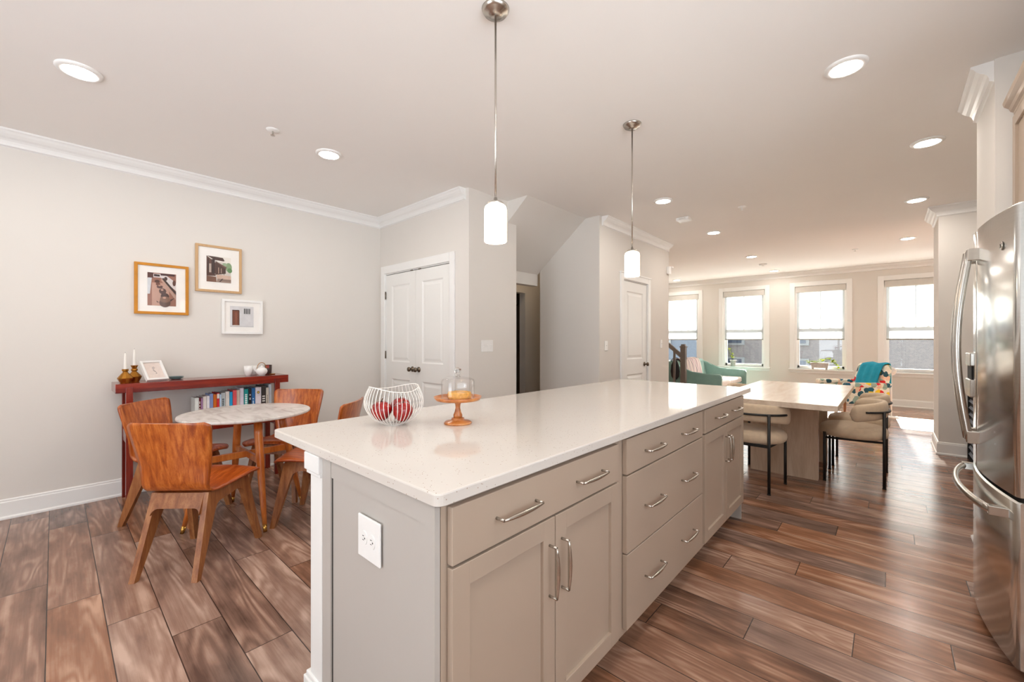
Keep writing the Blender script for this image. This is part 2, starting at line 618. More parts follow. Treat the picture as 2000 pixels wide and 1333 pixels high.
M['fill_lens'] = emitter('hall_fill_lens', (255, 226, 190), 42.0)  # glow of the added hall lamp
M['opal'] = emitter('lit_opal_glass', (255, 232, 204), PENDANT_EMIT)
M['brick'] = brick_material()
M['outwin'] = plain('outdoor_window_dark', (60, 66, 76), 0.15, var=0.2)
M['outtrim'] = plain('outdoor_pale_trim', (120, 120, 118), 0.7)
M['outbluegrey'] = plain('outdoor_slate_siding', (80, 86, 94), 0.7, var=0.15)
M['bounce_ground'] = plain('pale_bounce_ground', (196, 194, 190), 0.9)  # ground lightened to bounce sunlight up onto the ceiling
M['bread'] = plain('golden_crumbly_cake', (216, 160, 76), 0.8, var=0.35, scale=45, bump=0.6, bscale=70)
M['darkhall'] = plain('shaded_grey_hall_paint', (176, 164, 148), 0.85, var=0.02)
M['louver'] = plain('slate_blue_louver', (112, 122, 138), 0.35, var=0.05)
M['bag'] = plain('black_bag_fabric', (30, 26, 26), 0.7)
M['gold_frame'] = plain('golden_yellow_frame', (196, 128, 8), 0.5, var=0.12, scale=16)
M['champagne'] = plain('champagne_wood_frame', (196, 160, 116), 0.45, 0.1, var=0.06, stretch=(1, 8, 1))
M['mat_board'] = plain('white_mat_board', (240, 238, 234), 0.8)
_pc = {}


def pc(rgb, rough=0.55):
    k = (rgb, rough)
    if k not in _pc:
        _pc[k] = plain('print_%02x%02x%02x' % rgb, rgb, rough, var=0.06, scale=30)
    return _pc[k]


# ------------------------------------------------------------------ mesh helpers
class MB:
    def __init__(self):
        self.bm = bmesh.new()
        self.smooth = set()
        self.mats = []
        self.cur = 0

    def mat(self, m):
        if m not in self.mats:
            self.mats.append(m)
        self.cur = self.mats.index(m)
        return self

    def _face(self, vs, smooth=False):
        try:
            f = self.bm.faces.new(vs)
        except ValueError:
            return None
        f.material_index = self.cur
        f.smooth = smooth
        return f

    def box(self, x0, x1, y0, y1, z0, z1, bev=0.0, seg=2):
        if x0 > x1: x0, x1 = x1, x0
        if y0 > y1: y0, y1 = y1, y0
        if z0 > z1: z0, z1 = z1, z0
        b = bmesh.new()
        r = bmesh.ops.create_cube(b, size=1.0)
        for v in r['verts']:
            v.co = Vector(((x0 + x1) / 2 + v.co.x * (x1 - x0), (y0 + y1) / 2 + v.co.y * (y1 - y0),
                           (z0 + z1) / 2 + v.co.z * (z1 - z0)))
        if bev > 0:
            bmesh.ops.bevel(b, geom=list(b.edges), offset=bev, segments=seg, profile=0.5, affect='EDGES')
        self.merge(b)
        return self

    def merge(self, b, mtx=None, smooth=None):
        vm = {}
        for v in b.verts:
            vm[v] = self.bm.verts.new(mtx @ v.co if mtx else v.co)
        for f in b.faces:
            self._face([vm[v] for v in f.verts], f.smooth if smooth is None else smooth)
        b.free()

    def prism(self, pts, axis, a, b, smooth=False):
        """polygon pts (2d) extruded along axis from a to b; for x: pts=(y,z), y:(x,z), z:(x,y)"""
        def P(p, t):
            return {'x': (t, p[0], p[1]), 'y': (p[0], t, p[1]), 'z': (p[0], p[1], t)}[axis]
        A = [self.bm.verts.new(P(p, a)) for p in pts]
        B = [self.bm.verts.new(P(p, b)) for p in pts]
        n = len(pts)
        for i in range(n):
            self._face([A[i], A[(i + 1) % n], B[(i + 1) % n], B[i]], smooth)
        self._face(A[::-1])
        self._face(B)
        return self

    def lathe(self, prof, c=(0, 0, 0), seg=32, smooth=True, cap=True, sx=1.0, sy=1.0):
        """prof: (r,z) from bottom to top"""
        rings = []
        for r, z in prof:
            if r < 1e-6:
                rings.append([self.bm.verts.new((c[0], c[1], c[2] + z))])
            else:
                rings.append([self.bm.verts.new((c[0] + sx * r * math.cos(2 * PI * i / seg),
                                                 c[1] + sy * r * math.sin(2 * PI * i / seg), c[2] + z)) for i in range(seg)])
        for a, b in zip(rings, rings[1:]):
            if len(a) == 1 and len(b) == 1:
                continue
            for i in range(seg):
                j = (i + 1) % seg
                if len(a) == 1:
                    self._face([a[0], b[j], b[i]], smooth)
                elif len(b) == 1:
                    self._face([a[i], a[j], b[0]], smooth)
                else:
                    self._face([a[i], a[j], b[j], b[i]], smooth)
        if cap:
            if len(rings[0]) > 1:
                self._face(rings[0][::-1])
            if len(rings[-1]) > 1:
                self._face(rings[-1])
        return self

    def tube(self, pts, r, seg=10, cap=True, r1=None, closed=False, squash=None):
        pts = [Vector(p) for p in pts]
        n = len(pts)
        rs = []
        for i in range(n):
            t = i / (n - 1)
            rs.append(r(t) if callable(r) else (r if r1 is None else r + (r1 - r) * t))
        tang = []
        for i in range(n):
            if closed:
                d = pts[(i + 1) % n] - pts[i - 1]
            else:
                d = pts[min(i + 1, n - 1)] - pts[max(i - 1, 0)]
            tang.append(d.normalized())
        up = Vector((0, 0, 1)) if abs(tang[0].z) < 0.9 else Vector((1, 0, 0))
        u = (up - tang[0] * up.dot(tang[0])).normalized()
        rings = []
        for i in range(n):
            u = (u - tang[i] * u.dot(tang[i])).normalized()
            w = tang[i].cross(u)
            sq = squash or (1, 1)
            rings.append([self.bm.verts.new(pts[i] + rs[i] * (sq[0] * math.cos(2 * PI * k / seg) * u + sq[1] * math.sin(2 * PI * k / seg) * w))
                          for k in range(seg)])
        m = n if closed else n - 1
        for i in range(m):
            a, b = rings[i], rings[(i + 1) % n]
            for k in range(seg):
                j = (k + 1) % seg
                self._face([a[k], a[j], b[j], b[k]], True)
        if cap and not closed:
            self._face(rings[0][::-1])
            self._face(rings[-1])
        return self

    def grid(self, rows, smooth=True, closed=False):
        V = [[self.bm.verts.new(p) for p in r] for r in rows]
        for a, b in zip(V, V[1:]):
            n = len(a)
            for i in range(n if closed else n - 1):
                j = (i + 1) % n
                self._face([a[i], a[j], b[j], b[i]], smooth)
        return V

    def loft(self, rows, smooth=True):
        """closed rings, capped at both ends"""
        V = self.grid(rows, smooth, closed=True)
        self._face(V[0][::-1], smooth)
        self._face(V[-1], smooth)
        return self

    def sweep(self, path, prof, side=1):
        """prof (d,z) swept along 2d path with mitres; d measured to the left (side=1) of travel"""
        P = [Vector((p[0], p[1])) for p in path]
        n = len(P)
        rows = []
        for i in range(n):
            d0 = (P[i] - P[i - 1]).normalized() if i > 0 else None
            d1 = (P[i + 1] - P[i]).normalized() if i < n - 1 else None
            if d0 is None: d0 = d1
            if d1 is None: d1 = d0
            n0 = Vector((-d0.y, d0.x)) * side
            n1 = Vector((-d1.y, d1.x)) * side
            mv = (n0 + n1)
            mv = mv / max(1e-6, mv.dot(n0)) if mv.length > 1e-6 else n0
            rows.append([(P[i].x + mv.x * d, P[i].y + mv.y * d, z) for d, z in prof])
        V = [[self.bm.verts.new(p) for p in r] for r in rows]
        for a, b in zip(V, V[1:]):
            m = len(a)
            for i in range(m):
                j = (i + 1) % m
                self._face([a[i], a[j], b[j], b[i]])
        self._face(V[0][::-1])
        self._face(V[-1])
        return self


def setp(o, label=None, cat=None, group=None, kind=None):
    if label: o['label'] = label
    if cat: o['category'] = cat
    if group: o['group'] = group
    if kind: o['kind'] = kind
    return o


def root_loc(o):
    v = Vector((0, 0, 0))
    while o is not None:
        v += o.location
        o = o.parent
    return v


def obj(name, mb, mat=None, parent=None, world=True, label=None):
    """world=True: mesh verts given in world coords (parent unrotated); False: in the parent's local frame"""
    bm = mb.bm
    bmesh.ops.recalc_face_normals(bm, faces=bm.faces)
    me = bpy.data.meshes.new(name)
    o = bpy.data.objects.new(name, me)
    COL.objects.link(o)
    if parent is not None:
        o.parent = parent
        if world:
            bmesh.ops.translate(bm, verts=bm.verts, vec=-root_loc(parent))
    bm.to_mesh(me)
    bm.free()
    if mb.mats:
        for m in mb.mats:
            me.materials.append(m)
    elif mat is not None:
        me.materials.append(mat)
    if label:
        o['label'] = label
    return o


def thing(name, loc, label, cat, group=None, rz=0.0):
    o = bpy.data.objects.new(name, None)
    COL.objects.link(o)
    o.empty_display_size = 0.05
    o.location = loc
    o.rotation_euler = (0, 0, rz)
    return setp(o, label, cat, group)


def struct(name, mb, mat=None, parent=None):
    o = obj(name, mb, mat, parent)
    if parent is None:
        o['kind'] = 'structure'
    return o


def dup(o, loc=None, rz=None, label=None, parent=None):
    c = o.copy()
    COL.objects.link(c)
    if parent is not None:
        c.parent = parent
    if loc is not None:
        c.location = loc
    if rz is not None:
        c.rotation_euler = (0, 0, rz)
    if label:
        c['label'] = label
    for ch in list(o.children):
        dup(ch, parent=c)
    return c


def catmull(P, n):
    out = []
    m = len(P)
    for i in range(m - 1):
        p0, p1, p2, p3 = P[max(i - 1, 0)], P[i], P[i + 1], P[min(i + 2, m - 1)]
        for k in range(n):
            t = k / n
            out.append(tuple(0.5 * ((2 * b) + (-a + c) * t + (2 * a - 5 * b + 4 * c - d) * t * t + (-a + 3 * b - 3 * c + d) * t ** 3)
                             for a, b, c, d in zip(p0, p1, p2, p3)))
    out.append(tuple(P[-1]))
    return out


def arc(cx, cy, r, a0, a1, n):
    return [(cx + r * math.cos(a0 + (a1 - a0) * i / n), cy + r * math.sin(a0 + (a1 - a0) * i / n)) for i in range(n + 1)]


CH = 2.74
# ------------------------------------------------------------------ shell
struct('floor', MB().box(-5.6, 2.8, -2.9, 11.0, -0.1, 0.0), M['floor'])
struct('ceiling', MB().box(-5.6, 2.8, -2.9, 11.0, CH, CH + 0.1), M['ceiling'])
struct('wall_left', MB().box(-4.77, -4.62, -2.5, 2.81, 0, CH), M['wall'])

# closet wall with its opening
w = MB()
w.box(-4.62, -4.495, 2.69, 2.81, 0, CH)
w.box(-3.265, -3.0, 2.69, 2.81, 0, CH)
w.box(-4.495, -3.265, 2.69, 2.81, 2.062, CH)
w.box(-3.12, -3.0, 2.81, 3.38, 0, CH)
w.box(-4.77, -3.12, 3.26, 3.38, 0, CH)
w.box(-4.77, -4.65, 2.81, 3.26, 0, CH)
struct('wall_closet', w, M['wall'])

# under-stair soffit, header and hall beyond
w = MB()
w.prism([(-2.72, CH), (-3.47, 2.137), (-3.47, CH)], 'y', 3.24, 4.34)
w.box(-3.57, -3.47, 3.38, 4.34, 1.985, CH)
struct('wall_stair_soffit', w, M['wall'])
w = MB()
w.box(-4.42, -4.30, 5.06, 6.42, 0, CH)
w.box(-4.42, -4.30, 3.38, 5.06, 2.017, CH)
w.box(-4.42, -4.30, 3.38, 4.15, 0, 2.017)
struct('wall_hall', w, M['wall'])
w = MB()
w.box(-5.6, -5.45, 3.2, 6.6, 0, CH)
w.box(-5.45, -4.42, 3.2, 3.38, 0, CH)
w.box(-5.45, -4.42, 6.3, 6.5, 0, CH)
w.box(-5.45, -4.42, 3.38, 6.3, 2.4, CH)
w.prism([(3.9, 0.35), (4.05, 0.35), (6.2, 1.9), (6.2, 2.0)], 'x', -5.45, -5.42)
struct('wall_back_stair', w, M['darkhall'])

# wall with the single door
w = MB()
w.box(-2.65, -2.53, 4.33, 4.905, 0, CH)
w.box(-2.65, -2.53, 5.645, 6.42, 0, CH)
w.box(-2.65, -2.53, 4.905, 5.645, 2.056, CH)
w.prism([(-2.65, 4.33), (-3.42, 4.33), (-3.45, 4.36), (-3.45, 4.45), (-2.65, 4.45)], 'z', 0, CH)
w.box(-4.77, -2.65, 6.30, 6.42, 0, CH)
w.box(-3.45, -3.33, 4.45, 6.30, 0, CH)
struct('wall_pantry', w, M['wall'])

struct('wall_living_left', MB().box(-4.90, -4.75, 6.42, 10.8, 0, CH), M['wall'])
struct('wall_living_right', MB().box(2.55, 2.70, 7.25, 10.8, 0, CH), M['wall'])
struct('wall_pillar', MB().box(0.412, 2.70, 6.585, 7.25, 0, CH), M['wall'])
struct('wall_fridge_stub', MB().box(0.415, 1.3, 3.32, 3.92, 0, CH), M['wall'])
w = MB()
w.box(1.3, 1.45, 1.5, 6.585, 0, CH)
w.box(1.3, 1.45, -2.5, -1.7, 0, CH)
w.box(1.3, 1.45, -1.7, 1.5, 0, 1.05)
w.box(1.3, 1.45, -1.7, 1.5, 2.35, CH)  # unseen side opening, added to let daylight onto the island front
struct('wall_right', w, M['wall'])

# far wall with five openings
OPW, OZ0, OZ1 = 0.876, 0.655, 2.42
w = MB()
xs = [-4.90]
for cx in WIN_X:
    xs += [cx - OPW / 2, cx + OPW / 2]
xs.append(2.70)
for i in range(0, len(xs), 2):
    w.box(xs[i], xs[i + 1], 10.8, 10.95, 0, CH)
for cx in WIN_X:
    w.box(cx - OPW / 2, cx + OPW / 2, 10.8, 10.95, 0, OZ0)
    w.box(cx - OPW / 2, cx + OPW / 2, 10.8, 10.95, OZ1, CH)
struct('wall_front', w, M['wall'])

# wall behind the camera with a wide glazed door
w = MB()
w.box(-4.77, -2.5, -2.65, -2.5, 0, CH)
w.box(-0.9, 1.45, -2.65, -2.5, 0, CH)
w.box(-2.5, -0.9, -2.65, -2.5, 2.3, CH)
struct('wall_back', w, M['wall'])

# ------------------------------------------------------------------ mouldings
crown = [(0, CH), (0.085, CH), (0.085, CH - 0.012), (0.074, CH - 0.020), (0.066, CH - 0.034), (0.050, CH - 0.050),
         (0.034, CH - 0.060), (0.024, CH - 0.072), (0.018, CH - 0.088), (0.018, CH - 0.104), (0.006, CH - 0.108), (0, CH - 0.112)]
tn = 1


def crown_run(path, side):
    global tn
    struct('trim_%d' % tn, MB().sweep(path, crown, side), M['trim'])
    tn += 1


crown_run([(-4.62, -2.5), (-4.62, 2.69), (-3.045, 2.69)], -1)
crown_run([(-2.53, 4.385), (-2.53, 6.40)], -1)
crown_run([(-4.75, 6.5), (-4.75, 10.8), (2.55, 10.8), (2.55, 7.3)], -1)
crown_run([(0.412, 7.17), (0.412, 6.585), (1.28, 6.585)], -1)
crown_run([(0.415, 3.90), (0.415, 3.335)], -1)

base = [(0, 0), (0.024, 0), (0.024, 0.012), (0.018, 0.020), (0.014, 0.022), (0.014, 0.118), (0.010, 0.124), (0.010, 0.134), (0.004, 0.140), (0, 0.140)]


def base_run(name, paths):
    mb = MB()
    for path, side in paths:
        mb.sweep(path, base, side)
    struct(name, mb, M['trim'])


base_run('baseboard_left', [([(-4.62, -2.5), (-4.62, 2.69), (-4.57, 2.69)], -1)])
base_run('baseboard_closet', [([(-3.20, 2.69), (-3.0, 2.69), (-3.0, 3.38)], -1)])
base_run('baseboard_pantry', [([(-3.40, 4.33), (-2.53, 4.33), (-2.53, 4.83)], -1), ([(-2.53, 5.72), (-2.53, 6.42), (-3.6, 6.42)], -1)])
base_run('baseboard_front', [([(-4.75, 6.6), (-4.75, 10.8), (2.55, 10.8), (2.55, 7.3)], -1)])
base_run('baseboard_pillar', [([(2.0, 7.25), (0.412, 7.25), (0.412, 6.585), (0.625, 6.585)], -1)])
base_run('baseboard_stub', [([(0.8, 3.92), (0.415, 3.92), (0.415, 3.33)], -1)])

# ------------------------------------------------------------------ windows
cas = 0.092


def window(n, cx):
    r = thing('window_%d' % n, (cx, 10.8, 0.6), None, None)
    r['kind'] = 'structure'
    x0, x1 = cx - OPW / 2, cx + OPW / 2
    m = MB()
    m.box(x0 - cas, x0, 10.782, 10.80, OZ0, OZ1 + cas, 0.003)
    m.box(x1, x1 + cas, 10.782, 10.80, OZ0, OZ1 + cas, 0.003)
    m.box(x0 - 0.001, x1 + 0.001, 10.782, 10.80, OZ1, OZ1 + cas, 0.003)
    m.box(x0 - cas, x1 + cas, 10.784, 10.80, OZ0 - 0.085, OZ0 - 0.03, 0.003)
    obj('window_casing', m, M['trim'], r)
    m = MB()
    m.box(x0 - cas - 0.02, x1 + cas + 0.02, 10.74, 10.87, OZ0 - 0.03, OZ0, 0.006)
    obj('window_sill', m, M['trim'], r)
    m = MB()
    m.box(x0, x0 + 0.035, 10.81, 10.94, OZ0, OZ1)
    m.box(x1 - 0.035, x1, 10.81, 10.94, OZ0, OZ1)
    m.box(x0, x1, 10.81, 10.94, OZ1 - 0.03, OZ1)
    m.box(x0, x1, 10.86, 10.94, OZ0, OZ0 + 0.02)
    obj('window_jamb', m, M['trim'], r)
    a, b = x0 + 0.035, x1 - 0.035
    zm = 1.502
    for nm, z0, z1, y0, mull in (('upper_sash', zm - 0.01, OZ1 - 0.03, 10.905, True), ('lower_sash', OZ0 + 0.02, zm + 0.03, 10.865, False)):
        m = MB()
        m.box(a, a + 0.04, y0, y0 + 0.035, z0, z1)
        m.box(b - 0.04, b, y0, y0 + 0.035, z0, z1)
        m.box(a, b, y0, y0 + 0.035, z0, z0 + 0.045)
        m.box(a, b, y0, y0 + 0.035, z1 - 0.045, z1)
        if mull:
            m.box(cx - 0.011, cx + 0.011, y0 + 0.002, y0 + 0.033, z0, z1)
        s = obj(nm, m, M['trim'], r)
        g = MB().box(a + 0.038, b - 0.038, y0 + 0.015, y0 + 0.019, z0 + 0.043, z1 - 0.043)
        obj('window_pane', g, M['pane'], s)
    for sx in (-0.17, 0.17):
        m = MB().box(cx + sx - 0.025, cx + sx + 0.025, 10.85, 10.87, zm + 0.03, zm + 0.042, 0.003)
        obj('sash_lock', m, M['trim'], r)
    return r


SHL = ['roller shade pulled half down on the leftmost window, beside the stair newel',
       'roller shade pulled half down on the window above the teal loveseat',
       'roller shade pulled half down on the window with the long stone planter',
       'roller shade pulled half down on the window behind the floral armchair',
       'roller shade pulled half down on the window hidden by the pillar']
for i, cx in enumerate(WIN_X):
    window(i + 1, cx)
    if i == 4:
        continue
    t = thing('roller_shade', (cx, 10.83, 1.28), SHL[i], 'window shade', 'roller shades on the far windows')
    a, b = cx - OPW / 2 + 0.012, cx + OPW / 2 - 0.012
    m = MB().box(a, b, 10.786, 10.85, 2.292, 2.412, 0.004)
    obj('valance', m, M['valance'], t)
    obj('shade_cloth', MB().box(a + 0.01, b - 0.01, 10.828, 10.830, 1.295, 2.30), M['shade'], t)
    obj('hem_bar', MB().box(a + 0.008, b - 0.008, 10.822, 10.836, 1.272, 1.297, 0.003), M['hem'], t)

# rear glazed door (behind the camera) : frame only
t = thing('window_6', (-1.7, -2.58, 0), None, None)
t['kind'] = 'structure'
m = MB()
for x in (-2.5, -1.735, -0.97):
    m.box(x, x + 0.07, -2.62, -2.54, 0, 2.3)
m.box(-2.5, -0.9, -2.62, -2.54, 2.22, 2.3)
m.box(-2.5, -0.9, -2.62, -2.54, 0, 0.09)
obj('window_frame', m, M['trim'], t)


# ------------------------------------------------------------------ doors
def knob(mb_parent, x, y, z, nrm):
    """round knob with rosette; nrm 'y' (faces -Y) or 'x' (faces +X)"""
    prof = [(0.030, 0), (0.030, 0.006), (0.012, 0.010), (0.010, 0.030), (0.020, 0.036), (0.027, 0.048), (0.024, 0.060), (0.0, 0.066)]
    b = MB().lathe(prof, seg=24)
    mt = Matrix.Rotation(PI / 2, 4, 'X') if nrm == 'y' else Matrix.Rotation(PI / 2, 4, 'Y')
    bmesh.ops.transform(b.bm, matrix=Matrix.Translation((x, y, z)) @ mt, verts=b.bm.verts)
    return obj('door_knob', b, M['bronze'], mb_parent)


def panel_door(name, mtx, wd, ht, panels, parent):
    """door leaf in local coords x:0..wd, z:0..ht, front face at y=0 facing -y, thickness .035"""
    mb = MB()
    zs = [0] + [v for p in panels for v in p] + [ht]
    st = 0.115
    mb.box(0, st, 0, 0.035, 0, ht)
    mb.box(wd - st, wd, 0, 0.035, 0, ht)
    for a, b in zip(zs[::2], zs[1::2]):
        mb.box(st, wd - st, 0, 0.035, a, b)
    for a, b in panels:
        # recessed moulding ring then raised field
        for k, (o0, o1, y0, y1) in enumerate(((0, 0.016, 0.0, 0.010), (0.016, 0.030, 0.010, 0.010), (0.030, 0.055, 0.010, 0.004))):
            A = [(st + o0, a + o0), (wd - st - o0, a + o0), (wd - st - o0, b - o0), (st + o0, b - o0)]
            B = [(st + o1, a + o1), (wd - st - o1, a + o1), (wd - st - o1, b - o1), (st + o1, b - o1)]
            va = [mb.bm.verts.new((p[0], y0, p[1])) for p in A]
            vb = [mb.bm.verts.new((p[0], y1, p[1])) for p in B]
            for i in range(4):
                mb._face([va[i], va[(i + 1) % 4], vb[(i + 1) % 4], vb[i]])
        o1 = 0.055
        mb._face([mb.bm.verts.new((p[0], 0.004, p[1])) for p in [(st + o1, a + o1), (wd - st - o1, a + o1), (wd - st - o1, b - o1), (st + o1, b - o1)]])
        mb.box(st, wd - st, 0.022, 0.035, a, b)
    bmesh.ops.transform(mb.bm, matrix=mtx, verts=mb.bm.verts)
    o = obj(name, mb, M['door'], parent)
    return o


d1 = thing('door_1', (-3.88, 2.69, 0), None, None)
d1['kind'] = 'structure'
m = MB()
m.box(-4.572, -4.49, 2.668, 2.69, 0, 2.15, 0.004)
m.box(-3.285 + 0.015, -3.20, 2.668, 2.69, 0, 2.15, 0.004)
m.box(-4.49, -3.27, 2.668, 2.69, 2.058, 2.15, 0.004)
m.box(-4.495, -4.48, 2.69, 2.80, 0, 2.062)
m.box(-3.28, -3.265, 2.69, 2.80, 0, 2.062)
m.box(-4.48, -3.28, 2.69, 2.80, 2.048, 2.062)
obj('door_casing', m, M['trim'], d1)
for k, x in enumerate((-4.478, -3.877)):
    lf = panel_door('door_leaf', Matrix.Translation((x, 2.692, 0.01)), 0.596, 2.03, [(0.14, 0.80), (1.00, 1.90)], d1)
    knob(lf, -3.937 if k == 0 else -3.818, 2.692, 0.94, 'y')
for x in (-4.484, -3.274):
    for z in (0.25, 1.09, 1.80):
        mm = MB().tube([(x, 2.682, z - 0.045), (x, 2.682, z + 0.045)], 0.007, 8)
        obj('hinge', mm, M['bronze'], d1)
for x in (-3.95, -3.80):
    obj('door_catch', MB().box(x - 0.02, x + 0.02, 2.684, 2.694, 2.040, 2.050), M['bronze'], d1)

d2 = thing('door_2', (-2.53, 5.275, 0), None, None)
d2['kind'] = 'structure'
m = MB()
m.box(-2.53, -2.508, 4.835, 4.91, 0, 2.13, 0.004)
m.box(-2.53, -2.508, 5.64, 5.715, 0, 2.13, 0.004)
m.box(-2.53, -2.508, 4.91, 5.64, 2.053, 2.13, 0.004)
m.box(-2.53, -2.498, 4.825, 5.725, 2.125, 2.145, 0.004)
m.box(-2.64, -2.53, 4.905, 4.918, 0, 2.056)
m.box(-2.64, -2.53, 5.632, 5.645, 0, 2.056)
m.box(-2.64, -2.53, 4.918, 5.632, 2.044, 2.056)
obj('door_casing', m, M['trim'], d2)
mt = Matrix.Translation((-2.535, 4.921, 0.01)) @ Matrix.Rotation(PI / 2, 4, 'Z')
lf = panel_door('door_leaf', mt, 0.708, 2.03, [(0.14, 0.80), (1.00, 1.90)], d2)
knob(lf, -2.535, 5.56, 0.93, 'x')
for z in (0.25, 1.10, 1.80):
    obj('hinge', MB().tube([(-2.520, 4.917, z - 0.045), (-2.520, 4.917, z + 0.045)], 0.007, 8), M['bronze'], d2)

# ------------------------------------------------------------------ island
cab_front = -0.768
body_back = -1.356


def bar_pull(parent, a, b, out, r=0.006):
    """arched slim bar pull between points a and b (world), standing off along +X"""
    a, b = Vector(a), Vector(b)
    mb = MB()
    n = 10
    o = Vector(out)
    pts = []
    for i in range(n + 1):
        t = i / n
        pts.append(a.lerp(b, t) + o * (1.0 + 0.14 * math.sin(PI * t)))
    mb.tube(pts, lambda t: r * (0.62 + 0.55 * math.sin(PI * t)), 8)
    for e, f in ((a, pts[0]), (b, pts[-1])):
        mb.tube([e - o * 0.02, f], r * 0.7, 8)
    return obj('handle', mb, M['nickel'], parent)


def front_slab(parent, name, y0, y1, z0, z1):
    return obj(name, MB().box(cab_front + 0.001, cab_front + 0.021, y0, y1, z0, z1, 0.0022), M['cab'], parent)


def shaker_door(parent, y0, y1, z0, z1, st=0.056):
    m = MB()
    X0, X1 = cab_front + 0.001, cab_front + 0.021
    m.box(X0, X1, y0, y0 + st, z0, z1, 0.0015)
    m.box(X0, X1, y1 - st, y1, z0, z1, 0.0015)
    m.box(X0, X1, y0 + st - 0.001, y1 - st + 0.001, z0, z0 + st, 0.0015)
    m.box(X0, X1, y0 + st - 0.001, y1 - st + 0.001, z1 - st, z1, 0.0015)
    m.box(X0, X1 - 0.011, y0 + st - 0.004, y1 - st + 0.004, z0 + st - 0.004, z1 - st + 0.004)
    return obj('door', m, M['cab'], parent)


def cabinet(y0, y1, label, kind, lead=0.0):
    t = thing('base_cabinet', ((cab_front + body_back) / 2, (y0 + y1) / 2, 0), label, 'cabinet')
    m = MB()
    m.box(body_back, cab_front, y0, y1, 0.11, 0.884)
    m.box(body_back, cab_front - 0.075, y0, y1, 0.0, 0.11)
    obj('body', m, M['cab'], t)
    return t


fx = cab_front + 0.021
c1 = cabinet(0.602, 1.452, 'greige base cabinet nearest the camera, one wide drawer over two shaker doors', 'doors')
dr = front_slab(c1, 'drawer', 0.619, 1.419, 0.735, 0.872)
bar_pull(dr, (fx, 0.765, 0.803), (fx, 0.925, 0.803), (0.028, 0, 0))
bar_pull(dr, (fx, 1.135, 0.803), (fx, 1.295, 0.803), (0.028, 0, 0))
da = shaker_door(c1, 0.619, 1.018, 0.138, 0.728)
db = shaker_door(c1, 1.022, 1.419, 0.138, 0.728)
bar_pull(da, (fx, 0.990, 0.500), (fx, 0.990, 0.650), (0.028, 0, 0))
bar_pull(db, (fx, 1.052, 0.500), (fx, 1.052, 0.650), (0.028, 0, 0))
c2 = cabinet(1.454, 2.385, 'greige base cabinet in the middle of the island with three wide drawers', 'drawers')
for z0, z1, zh in ((0.739, 0.877, 0.805), (0.433, 0.733, 0.578), (0.138, 0.428, 0.285)):
    dr = front_slab(c2, 'drawer', 1.484, 2.366, z0, z1)
    bar_pull(dr, (fx, 1.645, zh), (fx, 1.805, zh), (0.028, 0, 0))
    bar_pull(dr, (fx, 2.055, zh), (fx, 2.215, zh), (0.028, 0, 0))
c3 = cabinet(2.387, 3.250, 'greige base cabinet at the far end of the island beside the dining table', 'doors')
dr = front_slab(c3, 'drawer', 2.408, 3.226, 0.745, 0.877)
bar_pull(dr, (fx, 2.585, 0.810), (fx, 2.745, 0.810), (0.028, 0, 0))
bar_pull(dr, (fx, 2.930, 0.810), (fx, 3.090, 0.810), (0.028, 0, 0))
da = shaker_door(c3, 2.408, 2.815, 0.138, 0.738)
db = shaker_door(c3, 2.819, 3.226, 0.138, 0.738)
bar_pull(da, (fx, 2.790, 0.515), (fx, 2.790, 0.665), (0.028, 0, 0))
bar_pull(db, (fx, 2.845, 0.515), (fx, 2.845, 0.665), (0.028, 0, 0))


def island_end(y0, yf, label):
    """end wall with corner post; y0 outer face, yf inner face"""
    s = -1 if y0 < yf else 1
    t = thing('island_end_panel', (-1.1, y0, 0), label, 'panel')
    m = MB()
    m.box(-1.36, -0.770, y0, yf, 0.0, 0.884)
    m.box(-1.358, -1.299, y0 + s * 0.006, y0, 0.0, 0.884)
    m.box(-0.832, -0.770, y0 + s * 0.004, y0, 0.0, 0.884)
    m.box(-1.299, -0.832, y0 + s * 0.004, y0, 0.828, 0.884)
    obj('panel', m, M['endpanel'], t)
    obj('groove_shade_strip', MB().box(-1.2995, -1.2940, y0 + s * 0.0012, y0 + 0.001 * -s, 0.126, 0.828), M['groove_shade'], t)  # flat dark strip painting the shade of a recessed line
    m = MB()
    m.box(-1.445, -1.359, y0 + s * 0.008, y0 + s * 0.008 - s * 0.09, 0.0, 0.884, 0.002)
    p = obj('corner_post', m, M['trim'], t)
    m = MB()
    a, b = (y0 + s * 0.020), (y0 + s * 0.020 - s * 0.114)
    m.box(-1.470, -1.357, a, b, 0.826, 0.884, 0.003)
    m.box(-1.460, -1.358, a - s * 0.004, b + s * 0.004, 0.814, 0.828, 0.003)
    obj('capital', m, M['trim'], p)
    m = MB()
    m.box(-1.475, -1.358, a, b, 0.0, 0.125, 0.003)
    m.box(-1.466, -1.358, a - s * 0.005, b + s * 0.005, 0.125, 0.142, 0.004)
    obj('plinth', m, M['trim'], p)
    m = MB()
    m.box(-1.358, -0.772, y0 + s * 0.016, y0, 0.0, 0.125, 0.002)
    obj('plinth', m, M['trim'], t)
    return t


e1 = island_end(0.590, 0.601, 'greige end panel toned for cool daylight with white corner post on the near end of the island')
e2 = island_end(3.262, 3.251, 'greige end panel toned for cool daylight on the far end of the island facing the dining table')

# back panel of the island (seating side)
t = thing('island_back_panel', (-1.37, 1.93, 0), 'greige back panel of the island toned for cool daylight facing the round marble table side', 'panel')
obj('panel', MB().box(-1.374, -1.361, 0.69, 3.16, 0.0, 0.884), M['endpanel'], t)

